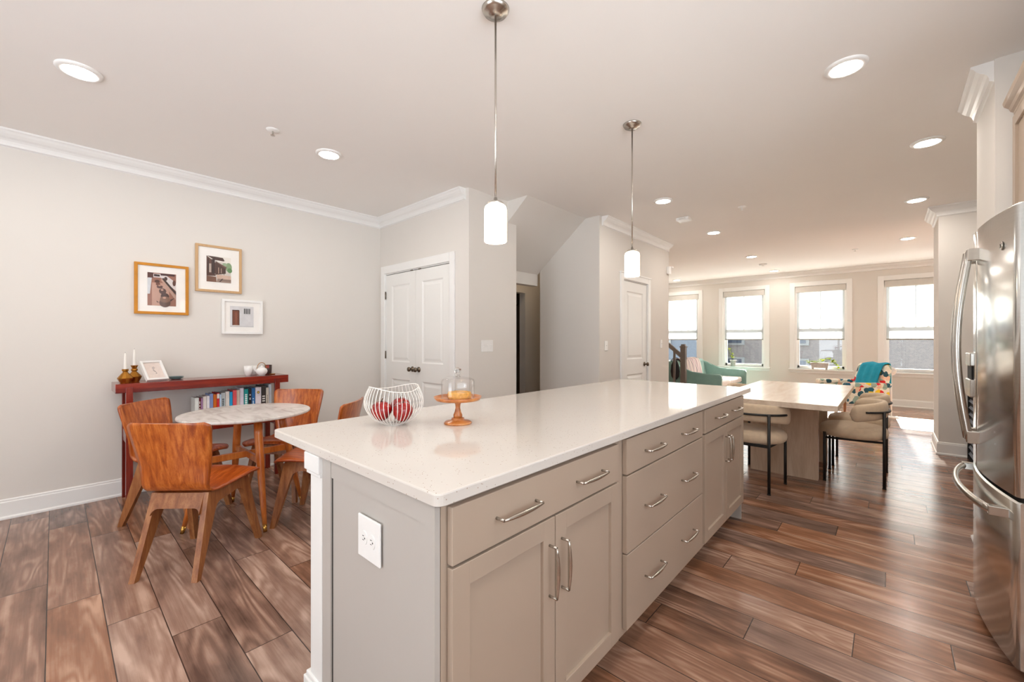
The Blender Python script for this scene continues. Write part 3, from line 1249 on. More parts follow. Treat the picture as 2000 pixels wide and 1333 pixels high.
m = MB()
cx0, cx1, cy0, cy1, cr = -1.777, -0.742, 0.573, 3.420, 0.022
pts = arc(cx0 + cr, cy0 + cr, cr, PI, 1.5 * PI, 6) + arc(cx1 - cr, cy0 + cr, cr, 1.5 * PI, 2 * PI, 6) + \
    arc(cx1 - cr, cy1 - cr, cr, 0, 0.5 * PI, 6) + arc(cx0 + cr, cy1 - cr, cr, 0.5 * PI, PI, 6)


def inset(p, d):
    return [(min(max(x, cx0 + d), cx1 - d) if False else ((x - (cx0 + cx1) / 2) * (1 - 2 * d / (cx1 - cx0)) + (cx0 + cx1) / 2),
             (y - (cy0 + cy1) / 2) * (1 - 2 * d / (cy1 - cy0)) + (cy0 + cy1) / 2) for x, y in p]


rows = [[(x, y, z) for x, y in inset(pts, d)] for d, z in ((0.002, 0.8845), (0.0, 0.8865), (0.0, 0.911), (0.0012, 0.9138), (0.004, 0.915))]
V = m.grid(rows, smooth=False, closed=True)
m._face(V[0][::-1])
m._face(V[-1])
ct = obj('countertop', m, M['quartz'])
setp(ct, 'long cream speckled quartz countertop of the kitchen island', 'countertop')


# outlet on the island end
def outlet_plate(name, center, facing, label, cat, kind, wdt=0.118, hgt=0.118, group=None):
    """facing '-y' or '+x'; built in local frame x right, z up, y toward the viewer negative"""
    rz = {'-y': 0.0, '+x': PI / 2}[facing]
    t = thing(name, center, label, cat, group, rz)
    m = MB().box(-wdt / 2, wdt / 2, -0.006, 0.0, -hgt / 2, hgt / 2, 0.003)
    obj('plate', m, M['plastic'], t, world=False)
    if kind == 'outlet':
        for sx in (-0.021, 0.021):
            m = MB()
            m.prism([(sx + 0.0155 * math.cos(a) * 1.0, 0.020 * math.sin(a)) for a in [k * PI / 8 + PI / 16 for k in range(16)]], 'y', -0.0085, -0.004)
            s = obj('socket', m, M['plastic'], t, world=False)
            m = MB()
            m.box(sx - 0.006, sx + 0.001, -0.0092, -0.008, 0.005, 0.0065)
            m.box(sx - 0.006, sx + 0.001, -0.0092, -0.008, -0.0065, -0.005)
            m.box(sx + 0.004, sx + 0.008, -0.0092, -0.008, -0.002, 0.002)
            obj('socket_slot', m, M['slot'], s, world=False)
    else:
        n = int(kind)
        for i in range(n):
            x = (i - (n - 1) / 2) * 0.046
            m = MB().box(x - 0.006, x + 0.006, -0.008, -0.005, -0.013, 0.013, 0.001)
            m.box(x - 0.004, x + 0.004, -0.016, -0.006, 0.000, 0.008, 0.001)
            obj('toggle', m, M['plastic'], t, world=False)
    return t


outlet_plate('electrical_outlet', (-1.058, 0.586, 0.712), '-y', 'white two-socket outlet on the near end panel of the island', 'outlet', 'outlet')
outlet_plate('light_switch', (-2.999, 2.935, 1.205), '+x', 'white three-toggle switch plate beside the closet doors', 'light switch', '3', 0.162, 0.118)
outlet_plate('light_switch', (-2.529, 4.482, 1.195), '+x', 'white switch plate left of the single panelled door', 'light switch', '1', 0.07, 0.118)
outlet_plate('light_switch', (-2.529, 6.125, 1.21), '+x', 'white switch plate right of the single panelled door', 'light switch', '1', 0.07, 0.125)

# ------------------------------------------------------------------ ceiling fixtures
def pendant(x, y, label):
    t = thing('pendant_light', (x, y, CH), label, 'pendant lamp', 'pendant lights over the island')
    obj('canopy', MB().lathe([(0.0, -0.030), (0.030, -0.030), (0.034, -0.022), (0.052, -0.018), (0.060, -0.006), (0.062, 0.0)], seg=40), M['nickel'], t, world=False)
    obj('rod', MB().tube([(0, 0, -0.03), (0, 0, -0.862)], 0.0048, 10), M['nickel'], t, world=False)
    m = MB().lathe([(0.034, -0.874), (0.036, -0.868), (0.030, -0.862), (0.010, -0.858), (0.007, -0.842), (0.0, -0.842)], seg=24)
    obj('cap', m, M['nickel'], t, world=False)
    m = MB().lathe([(0.047, -1.040), (0.050, -1.036), (0.050, -0.895), (0.046, -0.882), (0.036, -0.874), (0.0, -0.874)], seg=40, cap=False)
    m.lathe([(0.0, -1.034), (0.046, -1.034), (0.046, -1.040)], seg=40, cap=False)
    obj('shade', m, M['opal'], t, world=False)
    return t


pendant(-1.30, 1.325, 'nearer brushed nickel pendant with lit white glass cylinder over the island')
pendant(-1.30, 2.660, 'farther brushed nickel pendant with lit white glass cylinder over the island')

rl = thing('recessed_light', (0, 0, CH), 'x', 'ceiling light', 'recessed ceiling lights')
m = MB().lathe([(0.096, 0.0), (0.096, -0.006), (0.088, -0.012), (0.072, -0.014), (0.068, -0.010), (0.068, 0.0)], seg=40, cap=False)
obj('trim_ring', m, M['plastic'], rl, world=False)
obj('lens', MB().lathe([(0.0, -0.011), (0.068, -0.011), (0.068, -0.004)], seg=40, cap=False), M['lens'], rl, world=False)
spots = [(-3.285, 0.094, 'recessed ceiling light nearest the camera over the left dining area'),
         (-3.285, 1.464, 'recessed ceiling light beyond the sprinkler over the round marble table'),
         (-0.17, 2.871, 'recessed ceiling light right of the island, nearest the fridge'),
         (0.215, 4.364, 'recessed ceiling light just beyond the crown piece above the fridge'),
         (-1.764, 4.324, 'recessed ceiling light nearest the square detector beyond the pendants'),
         (-1.768, 6.057, 'recessed ceiling light just beyond the square ceiling detector'),
         (0.219, 6.078, 'recessed ceiling light close in front of the pillar crown moulding'),
         (0.208, 8.268, 'recessed ceiling light in the living area left of the pillar top'),
         (-1.780, 8.234, 'recessed ceiling light in the living area just before the round detector'),
         (-1.792, 10.243, 'recessed ceiling light beyond the round detector close to the window wall'),
         (-3.822, 10.206, 'leftmost recessed ceiling light of the living area, by the window wall crown')]
for i, (x, y, lb) in enumerate(spots):
    if i == 0:
        rl.location = (x, y, CH)
        rl['label'] = lb
    else:
        dup(rl, (x, y, CH), label=lb)
t = thing('hall_fill_light', (-3.92, 4.75, CH), 'small ceiling lamp added to brighten the hall behind the stair opening', 'ceiling light')  # unseen lamp put in to lift the dark hall
obj('base', MB().lathe([(0.0, -0.012), (0.07, -0.012), (0.075, 0.0)], seg=28, cap=False), M['plastic'], t, world=False)
obj('lens', MB().lathe([(0.0, -0.030), (0.045, -0.026), (0.060, -0.012)], seg=28, cap=False), M['fill_lens'], t, world=False)
for x, y, lb in ((-0.17, 0.9, 'added recessed ceiling light over the kitchen aisle above the camera side of the island'),
                 (-0.17, -1.1, 'added recessed ceiling light behind the camera on the kitchen side'),
                 (-3.285, -1.4, 'added recessed ceiling light behind the camera on the dining side'),
                 (-1.75, -1.1, 'added recessed ceiling light behind the camera between kitchen and dining sides')):
    dup(rl, (x, y, CH), label=lb)  # unseen lamps continuing the rows, added for more even light
t = thing('smoke_detector', (-1.83, 5.11, CH), 'square white detector box on the ceiling beyond the pendants', 'detector')
obj('case', MB().box(-0.075, 0.075, -0.06, 0.06, -0.038, 0.0, 0.008), M['plastic'], t, world=False)
obj('grille', MB().box(-0.04, 0.04, -0.062, -0.058, -0.024, -0.014), M['valance'], t, world=False)
t = thing('smoke_detector', (-1.797, 9.207, CH), 'round white detector on the living room ceiling near the windows', 'detector')
obj('case', MB().lathe([(0.0, -0.032), (0.045, -0.032), (0.062, -0.022), (0.068, 0.0)], seg=32), M['plastic'], t, world=False)
obj('grille', MB().lathe([(0.0, -0.036), (0.02, -0.036), (0.024, -0.031)], seg=24, cap=False), M['valance'], t, world=False)
for x, y, lb in ((-3.203, 1.033, 'small white sprinkler head on the ceiling over the left dining area'),
                 (-1.199, 5.108, 'flat white sprinkler cover on the ceiling right of the square detector'),
                 (-0.399, 8.713, 'small sprinkler head in the middle of the living room ceiling')):
    t = thing('sprinkler_head', (x, y, CH), lb, 'sprinkler')
    obj('escutcheon', MB().lathe([(0.0, -0.010), (0.030, -0.010), (0.040, -0.004), (0.042, 0.0)], seg=28), M['plastic'], t, world=False)
    m = MB().lathe([(0.0, -0.040), (0.015, -0.040), (0.015, -0.037), (0.004, -0.034), (0.005, -0.010)], seg=16, cap=False)
    obj('deflector', m, M['nickel'] if x < -3 else M['plastic'], t, world=False)
t = thing('motion_sensor', (-2.53, 6.37, 2.34), 'white motion sensor box high on the wall corner past the single door', 'sensor')
obj('case', MB().box(-2.53, -2.485, 6.335, 6.405, 2.285, 2.40, 0.008), M['plastic'], t)
obj('bracket', MB().box(-2.50, -2.47, 6.40, 6.46, 2.385, 2.405, 0.003), M['plastic'], t)

# ------------------------------------------------------------------ things on the island
BX, BY = -1.514, 0.945
t = thing('wire_basket', (BX, BY, 0.915), 'round white wire basket with a wavy rim on the island, holding red fruit', 'basket')
prof = catmull([(0.040, 0.0035), (0.078, 0.022), (0.106, 0.055), (0.118, 0.090), (0.112, 0.125), (0.098, 0.158)], 5)


def rim_h(a):
    return 0.149 + 0.010 * math.cos(2 * (a - 1.45))


m = MB()
for k in range(42):
    a = 2 * PI * k / 42
    H = rim_h(a)
    pts = []
    for r, z in prof:
        zz = z * H / 0.158
        rr = r
        pts.append((rr * math.cos(a), rr * math.sin(a), zz))
    m.tube(pts, 0.0014, 5)
obj('wires', m, M['white_enamel'], t, world=False)
m = MB()
m.tube([(0.098 * math.cos(2 * PI * k / 64), 0.098 * math.sin(2 * PI * k / 64), rim_h(2 * PI * k / 64)) for k in range(64)], 0.0019, 6, closed=True)
obj('rim', m, M['white_enamel'], t, world=False)
m = MB().tube([(0.040 * math.cos(2 * PI * k / 40), 0.040 * math.sin(2 * PI * k / 40), 0.0025) for k in range(40)], 0.0022, 6, closed=True)
for k in range(6):
    a = PI * k / 6
    m.tube([(0.04 * math.cos(a), 0.04 * math.sin(a), 0.0025), (-0.04 * math.cos(a), -0.04 * math.sin(a), 0.0025)], 0.0013, 5)
obj('base_ring', m, M['white_enamel'], t, world=False)
fr = [(-0.047, -0.018, 0.058, 'red fruit in the left of the wire basket'), (0.041, -0.020, 0.055, 'red fruit in the front right of the wire basket'),
      (0.012, 0.052, 0.062, 'red fruit at the back of the wire basket, behind the other two')]
for dx, dy, dz, lb in fr:
    # offsets are along the view's right / toward-camera directions
    ang = YAW
    X = BX + dx * math.cos(ang) + -dy * math.sin(ang) * 1.0
    Y = BY + dx * math.sin(ang) + dy * math.cos(ang)
    tt = thing('red_fruit', (X, Y, 0.915 + dz - 0.042), lb, 'fruit', 'red fruits in the wire basket')
    obj('flesh', MB().lathe([(0.0, 0.0045), (0.012, 0.001), (0.028, 0.012), (0.040, 0.034), (0.0415, 0.050), (0.034, 0.068), (0.018, 0.079), (0.008, 0.077), (0.0, 0.072)], seg=28), M['red'], tt, world=False)
    obj('stem', MB().tube([(0, 0, 0.072), (0.002, 0.001, 0.085), (0.006, 0.002, 0.092)], 0.0022, 6), M['soil'], tt, world=False)

SX, SY = -1.326, 1.128
t = thing('cake_stand', (SX, SY, 0.915), 'turned acacia wood cake stand on the island beside the wire basket', 'cake stand')
obj('foot', MB().lathe([(0.0, 0.0), (0.056, 0.0), (0.0585, 0.004), (0.052, 0.010), (0.030, 0.014), (0.026, 0.019), (0.026, 0.024), (0.018, 0.026), (0.0, 0.026)], seg=40), M['acacia'], t, world=False)
obj('stem', MB().lathe([(0.0, 0.025), (0.018, 0.026), (0.019, 0.036), (0.013, 0.050), (0.0095, 0.066), (0.011, 0.080), (0.019, 0.096), (0.0, 0.096)], seg=32), M['acacia'], t, world=False)
obj('plate', MB().lathe([(0.0, 0.094), (0.060, 0.094), (0.090, 0.098), (0.099, 0.1125), (0.096, 0.1125), (0.088, 0.1045), (0.0, 0.104)], seg=56), M['acacia'], t, world=False)
t = thing('glass_dome', (SX, SY, 0.915 + 0.1045), 'clear glass dome with round knob on the wooden cake stand', 'glass cover')
m = MB().lathe([(0.0685, 0.001), (0.0690, 0.040), (0.0690, 0.070), (0.066, 0.079), (0.054, 0.085), (0.030, 0.089), (0.0, 0.091)], seg=56, cap=False)
m.lathe([(0.0685, 0.001), (0.0665, 0.001), (0.0670, 0.040), (0.0668, 0.069), (0.063, 0.077), (0.050, 0.082), (0.0, 0.088)], seg=56, cap=False)
obj('dome', m, M['glass'], t, world=False)
gk = bpy.data.materials.new('solid_glass')
gk.use_nodes = True
gb = gk.node_tree.nodes['Principled BSDF']
gb.inputs['Transmission Weight'].default_value = 1.0
gb.inputs['Roughness'].default_value = 0.0
gb.inputs['IOR'].default_value = 1.5
obj('knob', MB().lathe([(0.0, 0.089), (0.010, 0.090), (0.006, 0.097), (0.007, 0.102), (0.013, 0.107), (0.016, 0.115), (0.013, 0.124), (0.0, 0.129)], seg=28), gk, t, world=False)
m = MB()
ring = []
for z, k in ((0.0, 0.97), (0.004, 1.0), (0.020, 1.0), (0.026, 0.95)):
    ring.append([((0.050 * k + 0.0022 * math.sin(i * 5.3) + 0.0014 * math.cos(i * 2.1)) * math.cos(2 * PI * i / 36) + 0.003,
                  (0.050 * k + 0.0022 * math.cos(i * 3.7)) * math.sin(2 * PI * i / 36), z + 0.0012 * math.sin(i * 2.9)) for i in range(36) if not (22 <= i <= 26)])
m.loft(ring)
bt = obj('cake', m, M['bread'])
bt.location = (SX + 0.003, SY, 0.915 + 0.1055)
setp(bt, 'golden crumbly round cake with a cut notch under the glass dome', 'cake')


# ------------------------------------------------------------------ pictures on the left wall
def flat_art(polys, y0, y1, z0, z1, x, parent, name='print'):
    """polys: (rgb, [(u,v)...]) with u,v 0..1; stacked in thin layers facing +X"""
    mb = MB()
    for k, (rgb, pts) in enumerate(polys):
        mb.mat(pc(rgb))
        d = x + 0.00018 * k
        mb._face([mb.bm.verts.new((d, y0 + (y1 - y0) * u, z0 + (z1 - z0) * v)) for u, v in pts])
    bm = mb.bm
    me = bpy.data.meshes.new(name)
    o = bpy.data.objects.new(name, me)
    COL.objects.link(o)
    o.parent = parent
    bmesh.ops.translate(bm, verts=bm.verts, vec=-root_loc(parent))
    bm.to_mesh(me)
    bm.free()
    for mm in mb.mats:
        me.materials.append(mm)
    return o


def blob(cu, cv, ru, rv, n=14):
    return [(cu + ru * math.cos(2 * PI * i / n), cv + rv * math.sin(2 * PI * i / n)) for i in range(n)]


def q(u0, u1, v0, v1):
    return [(u0, v0), (u1, v0), (u1, v1), (u0, v1)]


def picture(y0, y1, z0, z1, fw, depth, fmat, py0, py1, pz0, pz1, art, label):
    t = thing('picture_frame', (-4.62, (y0 + y1) / 2, z0), label, 'picture', 'framed photographs on the left wall')
    xb, xf = -4.618, -4.62 + depth
    m = MB()
    m.box(xb, xf, y0, y0 + fw, z0, z1, 0.002)
    m.box(xb, xf, y1 - fw, y1, z0, z1, 0.002)
    m.box(xb, xf, y0 + fw - 0.001, y1 - fw + 0.001, z0, z0 + fw, 0.002)
    m.box(xb, xf, y0 + fw - 0.001, y1 - fw + 0.001, z1 - fw, z1, 0.002)
    obj('frame', m, fmat, t)
    mt = obj('mat_board', MB().box(xb, xf - 0.012, y0 + fw - 0.002, y1 - fw + 0.002, z0 + fw - 0.002, z1 - fw + 0.002), M['mat_board'], t)
    flat_art(art, py0, py1, pz0, pz1, xf - 0.0115, t)
    obj('glazing', MB().box(xf - 0.0065, xf - 0.005, y0 + fw - 0.001, y1 - fw + 0.001, z0 + fw - 0.001, z1 - fw + 0.001), M['picglass'], t)
    return t


artA = [((150, 104, 88), q(0, 1, 0, 1)), ((190, 150, 132), q(0.15, 0.75, 0.0, 0.7)), ((206, 210, 214), [(0, 0.35), (0.08, 0.35), (0.15, 0.85), (0.02, 0.85), (0, 0.8)]),
        ((84, 50, 44), q(0, 0.2, 0.84, 1)), ((214, 206, 204), [(0.2, 0.86), (0.46, 0.86), (1, 0.48), (1, 0.74), (0.6, 0.97), (0.2, 0.97)]),
        ((60, 44, 42), [(0.22, 0.89), (0.42, 0.89), (0.42, 0.95), (0.22, 0.96)]), ((70, 40, 40), q(0.45, 0.95, 0.93, 0.99)),
        ((60, 44, 40), [(0.48, 0.83), (0.55, 0.86), (1, 0.44), (1, 0.36)]), ((184, 150, 134), [(0.45, 0.80), (0.5, 0.83), (0.98, 0.34), (0.98, 0.2)]),
        ((72, 52, 46), blob(0.63, 0.84, 0.06, 0.06)), ((94, 60, 48), blob(0.93, 0.72, 0.06, 0.09)),
        ((82, 52, 44), blob(0.33, 0.74, 0.09, 0.05)), ((110, 70, 58), blob(0.36, 0.66, 0.08, 0.05)), ((88, 58, 50), blob(0.42, 0.58, 0.11, 0.05)),
        ((176, 134, 116), blob(0.41, 0.62, 0.05, 0.025)), ((84, 56, 48), blob(0.52, 0.45, 0.13, 0.09)), ((186, 142, 124), blob(0.50, 0.49, 0.05, 0.03)),
        ((74, 50, 44), blob(0.60, 0.30, 0.15, 0.10)), ((96, 72, 62), blob(0.60, 0.10, 0.20, 0.14)), ((128, 96, 80), blob(0.60, 0.20, 0.18, 0.10)),
        ((80, 54, 46), [(0.78, 0.2), (0.94, 0.26), (0.96, 0.27), (0.8, 0.14)]), ((196, 150, 128), blob(0.58, 0.25, 0.06, 0.03)),
        ((96, 70, 60), [(0.40, 0.1), (0.30, 0.16), (0.32, 0.10)])]
artB = [((206, 200, 192), q(0, 1, 0, 1)), ((96, 66, 56), [(0, 0.32), (0.38, 0.32), (0.38, 0.74), (0, 1)]), ((226, 222, 214), [(0.36, 0.84), (1, 0.7), (1, 1), (0.5, 1)]),
        ((74, 52, 46), [(0.02, 1), (0.66, 0.97), (0.74, 0.86), (0.68, 0.84), (0.30, 0.86), (0.10, 0.97)]),
        ((132, 158, 120), blob(0.90, 0.62, 0.14, 0.18)), ((96, 134, 88), blob(0.95, 0.50, 0.10, 0.10)), ((150, 172, 140), blob(0.74, 0.72, 0.10, 0.06)),
        ((110, 84, 72), [(0.36, 0.82), (0.82, 0.62), (0.80, 0.56), (0.36, 0.58)]), ((80, 58, 50), [(0.36, 0.28), (0.36, 0.78), (0.78, 0.56), (0.78, 0.36)]),
        ((62, 44, 40), q(0.20, 0.33, 0.3, 0.88)), ((176, 160, 148), q(0.10, 0.19, 0.36, 0.70)), ((58, 42, 38), q(0.05, 0.09, 0.3, 0.9)),
        ((180, 150, 130), q(0.47, 0.50, 0.34, 0.58)), ((170, 150, 134), q(0.58, 0.61, 0.36, 0.55)), ((60, 44, 40), q(0.70, 0.72, 0.30, 0.52)),
        ((86, 58, 48), [(0, 0.22), (0.36, 0.24), (0.36, 0.30), (0, 0.34)]), ((116, 82, 66), [(0, 0), (0.40, 0), (0.38, 0.2), (0, 0.22)]),
        ((204, 176, 158), [(0.4, 0.30), (1, 0.28), (1, 0.12), (0.42, 0.12)]), ((150, 128, 116), [(0.4, 0), (1, 0), (1, 0.14), (0.44, 0.14)]),
        ((78, 62, 56), [(0.5, 0.02), (0.56, 0.02), (0.68, 0.15), (0.62, 0.15)]), ((90, 72, 64), q(0.6, 1, 0.075, 0.09))]
artC = [((212, 212, 214), q(0, 1, 0, 1)), ((200, 200, 202), q(0, 1, 0, 0.05)), ((120, 70, 52), q(0.09, 0.38, 0.08, 0.81)), ((70, 40, 34), q(0.09, 0.38, 0.78, 0.82)),
        ((70, 40, 34), q(0.09, 0.11, 0.08, 0.8)), ((70, 40, 34), q(0.36, 0.39, 0.08, 0.8)), ((146, 86, 64), q(0.22, 0.27, 0.1, 0.7)), ((214, 204, 196), q(0.12, 0.38, 0.04, 0.09))] + \
       [((40, 46, 48), q(0.58 + 0.075 * k, 0.62 + 0.075 * k, 0.64, 0.90)) for k in range(4)]
picture(0.444, 0.803, 1.483, 1.912, 0.022, 0.028, M['gold_frame'], 0.527, 0.716, 1.556, 1.835, artA, 'golden yellow frame with a brown photo of teapots in a row, left on wall')
picture(0.851, 1.211, 1.706, 2.135, 0.021, 0.028, M['champagne'], 0.934, 1.124, 1.800, 2.037, artB, 'champagne coloured frame with a photo of a wooden pavilion, highest on the wall')
picture(1.050, 1.390, 1.322, 1.649, 0.022, 0.032, M['trim'], 1.116, 1.312, 1.389, 1.587, artC, 'white frame with a photo of a brown door, lowest on the wall')

# ------------------------------------------------------------------ console table
t = thing('console_table', (-4.42, 0.914, 0), 'long narrow red mahogany console table against the left wall under the pictures', 'console table')
obj('tabletop', MB().box(-4.585, -4.288, 0.308, 1.520, 0.860, 0.930, 0.003), M['mahogany'], t)
for y0, y1 in ((0.366, 0.407), (1.398, 1.441)):
    for x0, x1, f in ((-4.31, -4.274, 1), (-4.575, -4.540, 0)):
        m = MB().box(x0, x1, y0, y1, 0.0, 0.900 if f else 0.86, 0.002)
        obj('leg', m, M['mahoganyv'], t)
obj('shelf', MB().box(-4.560, -4.310, 0.370, 1.437, 0.492, 0.560, 0.002), M['mahogany'], t)
for y in (0.386, 1.420):
    obj('side_rail', MB().box(-4.54, -4.31, y - 0.015, y + 0.015, 0.47, 0.495), M['mahoganyv'], t)

BK = [(0.801, 0.830, 0.772, (222, 226, 222), 'white book at the left end of the console shelf row'),
      (0.830, 0.846, 0.770, (110, 22, 34), 'dark red book with white spine lettering, second in the shelf row'),
      (0.846, 0.859, 0.764, (170, 130, 170), 'thin mauve and pink book near the left end of the shelf'),
      (0.859, 0.885, 0.779, (222, 214, 208), 'cream book with a purple band at its foot'),
      (0.885, 0.905, 0.781, (232, 230, 236), 'white book directly left of the periwinkle blue book'),
      (0.905, 0.933, 0.795, (138, 158, 210), 'periwinkle blue book next to the orange book'),
      (0.933, 0.958, 0.789, (206, 104, 14), 'orange book on the console shelf'),
      (0.958, 0.977, 0.799, (206, 36, 48), 'bright red book with a white top, right of the orange book'),
      (0.977, 0.990, 0.785, (190, 212, 236), 'thin pale blue book right of the bright red book'),
      (0.990, 1.023, 0.796, (196, 206, 208), 'pale grey book with dark spine lettering'),
      (1.023, 1.053, 0.806, (226, 220, 214), 'ivory book directly left of the cyan book'),
      (1.053, 1.076, 0.799, (24, 158, 214), 'bright cyan book on the console shelf'),
      (1.076, 1.106, 0.814, (222, 84, 90), 'coral red book with an orange foot, right of the cyan book'),
      (1.106, 1.133, 0.812, (216, 202, 188), 'beige book right of the coral red book'),
      (1.133, 1.164, 0.827, (224, 218, 232), 'pale lilac book directly left of the teal book'),
      (1.164, 1.199, 0.815, (14, 150, 150), 'teal book with white spine lettering'),
      (1.199, 1.225, 0.817, (26, 26, 34), 'black book right of the teal book'),
      (1.225, 1.257, 0.819, (30, 110, 178), 'blue book with a white edge right of the black book'),
      (1.257, 1.306, 0.824, (226, 220, 226), 'thick white book with a round gold emblem on its spine'),
      (1.306, 1.344, 0.835, (58, 52, 50), 'charcoal book with bold white spine lettering'),
      (1.344, 1.368, 0.814, (220, 212, 198), 'shorter cream book right of the charcoal book'),
      (1.368, 1.3945, 0.845, (214, 222, 230), 'tall pale blue-white book at the right end of the shelf row')]
for k, (y0, y1, zt, rgb, lb) in enumerate(BK):
    dp = 0.145 + 0.035 * ((k * 7) % 5) / 5
    xs_ = -4.350 - 0.012 * ((k * 3) % 4) / 3
    zb = 0.560
    zt = min(zt, 0.852)
    b0, b1 = y0 + 0.0008, y1 - 0.0008
    t = thing('book', (xs_ - dp / 2, (y0 + y1) / 2, zb), lb, 'book', 'books on the console table shelf')
    m = MB()
    cm = pc(rgb, 0.45)
    m.box(xs_ - dp, xs_, b0, b0 + 0.002, zb, zt)
    m.box(xs_ - dp, xs_, b1 - 0.002, b1, zb, zt)
    m.box(xs_ - 0.003, xs_ + 0.0015, b0, b1, zb, zt, 0.0008)
    obj('cover', m, cm, t)
    obj('pages', MB().box(xs_ - dp + 0.004, xs_ - 0.002, b0 + 0.0018, b1 - 0.0018, zb + 0.003, zt - 0.004), M['mat_board'], t)
    yc, hw, X = (y0 + y1) / 2, (y1 - y0) / 2, xs_ + 0.0016
    H = zt - zb
    mk = MB()
    done = False
    def bars(vals, rgb2, w=0.5):
        global done
        mk.mat(pc(rgb2))
        for a, b in vals:
            mk.box(X, X + 0.0006, yc - hw * w, yc + hw * w, zb + H * a, zb + H * b)
    if k == 1: bars([(0.35, 0.45), (0.5, 0.58), (0.63, 0.7), (0.75, 0.85)], (230, 220, 214), 0.45)
    elif k == 3: bars([(0.04, 0.22)], (120, 60, 120), 0.9)
    elif k == 4: bars([(0.1, 0.22)], (110, 100, 170), 0.8)
    elif k == 7: bars([(0.8, 0.97)], (236, 232, 228), 0.9)
    elif k == 9: bars([(0.25 + 0.07 * i, 0.29 + 0.07 * i) for i in range(8)], (40, 52, 60), 0.5)
    elif k == 12: bars([(0.02, 0.3)], (236, 110, 40), 0.95)
    elif k == 15: bars([(0.35 + 0.07 * i, 0.40 + 0.07 * i) for i in range(7)], (226, 240, 238), 0.5)
    elif k == 16: bars([(0.6, 0.68), (0.75, 0.8)], (190, 190, 200), 0.4)
    elif k == 17: bars([(0.02, 0.98)], (236, 240, 246), 0.0) if False else bars([(0.3, 0.34), (0.4, 0.55), (0.6, 0.64)], (200, 224, 240), 0.3)
    elif k == 18:
        mk.mat(pc((120, 96, 30)))
        mk.prism([(yc + 0.011 * math.cos(2 * PI * i / 20), zb + H * 0.82 + 0.013 * math.sin(2 * PI * i / 20)) for i in range(20)], 'x', X, X + 0.0006)
        mk.mat(pc((220, 190, 90)))
        mk.prism([(yc + 0.0065 * math.cos(2 * PI * i / 20), zb + H * 0.82 + 0.008 * math.sin(2 * PI * i / 20)) for i in range(20)], 'x', X, X + 0.0009)
    elif k == 19: bars([(0.30, 0.36), (0.38, 0.40), (0.46, 0.50), (0.54, 0.58), (0.62, 0.66)], (232, 230, 226), 0.6)
    elif k == 20: bars([(0.3 + 0.05 * i, 0.33 + 0.05 * i) for i in range(9)], (110, 100, 90), 0.3)
    if mk.mats:
        obj('spine_print', mk, None, t)
    else:
        mk.bm.free()


# candle holders
def holder(x, y, prof, label, ch, lc):
    t = thing('candle_holder', (x, y, 0.93), label, 'candle holder', 'brass candle holders on the console table')
    obj('body', MB().lathe(prof, seg=12, smooth=False), M['oldbrass'], t, world=False)
    top = prof[-1][1]
    c = thing('candle', (x, y, 0.93 + top - 0.012), lc, 'candle', 'white taper candles on the console table')
    obj('wax', MB().lathe([(0.0105, 0.0), (0.0105, 0.01), (0.0088, ch * 0.6), (0.0055, ch - 0.006), (0.0, ch)], seg=20), M['wax'], c, world=False)
    obj('wick', MB().tube([(0, 0, ch - 0.002), (0.0005, 0, ch + 0.006)], 0.0006, 5), M['black'], c, world=False)


holder(-4.385, 0.372, [(0.0, 0), (0.030, 0), (0.031, 0.004), (0.047, 0.036), (0.047, 0.041), (0.016, 0.082), (0.014, 0.088), (0.020, 0.094), (0.020, 0.108), (0.011, 0.108), (0.011, 0.096), (0.0, 0.096)],
       'shorter faceted brass candle holder, nearer the left end of the console', 0.150, 'white taper candle in the shorter brass holder')
holder(-4.462, 0.432, [(0.0, 0), (0.030, 0), (0.031, 0.004), (0.046, 0.040), (0.046, 0.045), (0.018, 0.078), (0.014, 0.084), (0.022, 0.092), (0.020, 0.102), (0.014, 0.108), (0.024, 0.132), (0.011, 0.132), (0.011, 0.115), (0.0, 0.115)],
       'taller brass candle holder with a flared top, behind the shorter one', 0.158, 'white taper candle in the taller brass holder')

# small leaning photo frame
t = thing('photo_frame', (-4.375, 0.570, 0.9305), 'small white photo frame tilted back on the console table', 'photo frame', rz=0)
fw_, fh_ = 0.150, 0.185
tilt = math.radians(36)
mt = Matrix.Rotation(-tilt, 4, 'Y')
mt = Matrix.Rotation(math.radians(20), 4, 'Z') @ mt
m = MB()
fwid = 0.016
m.box(-0.028, 0.0, -fw_ / 2, -fw_ / 2 + fwid, 0.0, fh_, 0.002)
m.box(-0.028, 0.0, fw_ / 2 - fwid, fw_ / 2, 0.0, fh_, 0.002)
m.box(-0.028, 0.0, -fw_ / 2 + fwid, fw_ / 2 - fwid, 0.0, fwid, 0.002)
m.box(-0.028, 0.0, -fw_ / 2 + fwid, fw_ / 2 - fwid, fh_ - fwid, fh_, 0.002)
bmesh.ops.transform(m.bm, matrix=mt, verts=m.bm.verts)
o = obj('frame', m, M['trim'], t, world=False)
o.location = (0, 0, 0.016)
m = MB().box(-0.020, -0.012, -fw_ / 2 + 0.014, fw_ / 2 - 0.014, 0.014, fh_ - 0.014)
bmesh.ops.transform(m.bm, matrix=mt, verts=m.bm.verts)
o = obj('print', m, pc((226, 212, 204)), t, world=False)
o.location = (0, 0, 0.016)
m = MB()
for k in range(9):
    a = k * 0.7
    m.tube([(-0.0115, 0.002 + 0.010 * math.sin(a), 0.060 + k * 0.008), (-0.0115, 0.004 + 0.012 * math.cos(a * 1.3), 0.066 + k * 0.008)], 0.0011, 4)
bmesh.ops.transform(m.bm, matrix=mt, verts=m.bm.verts)
o = obj('ink_sketch', m, pc((120, 112, 120)), t, world=False)
o.location = (0, 0, 0.016)
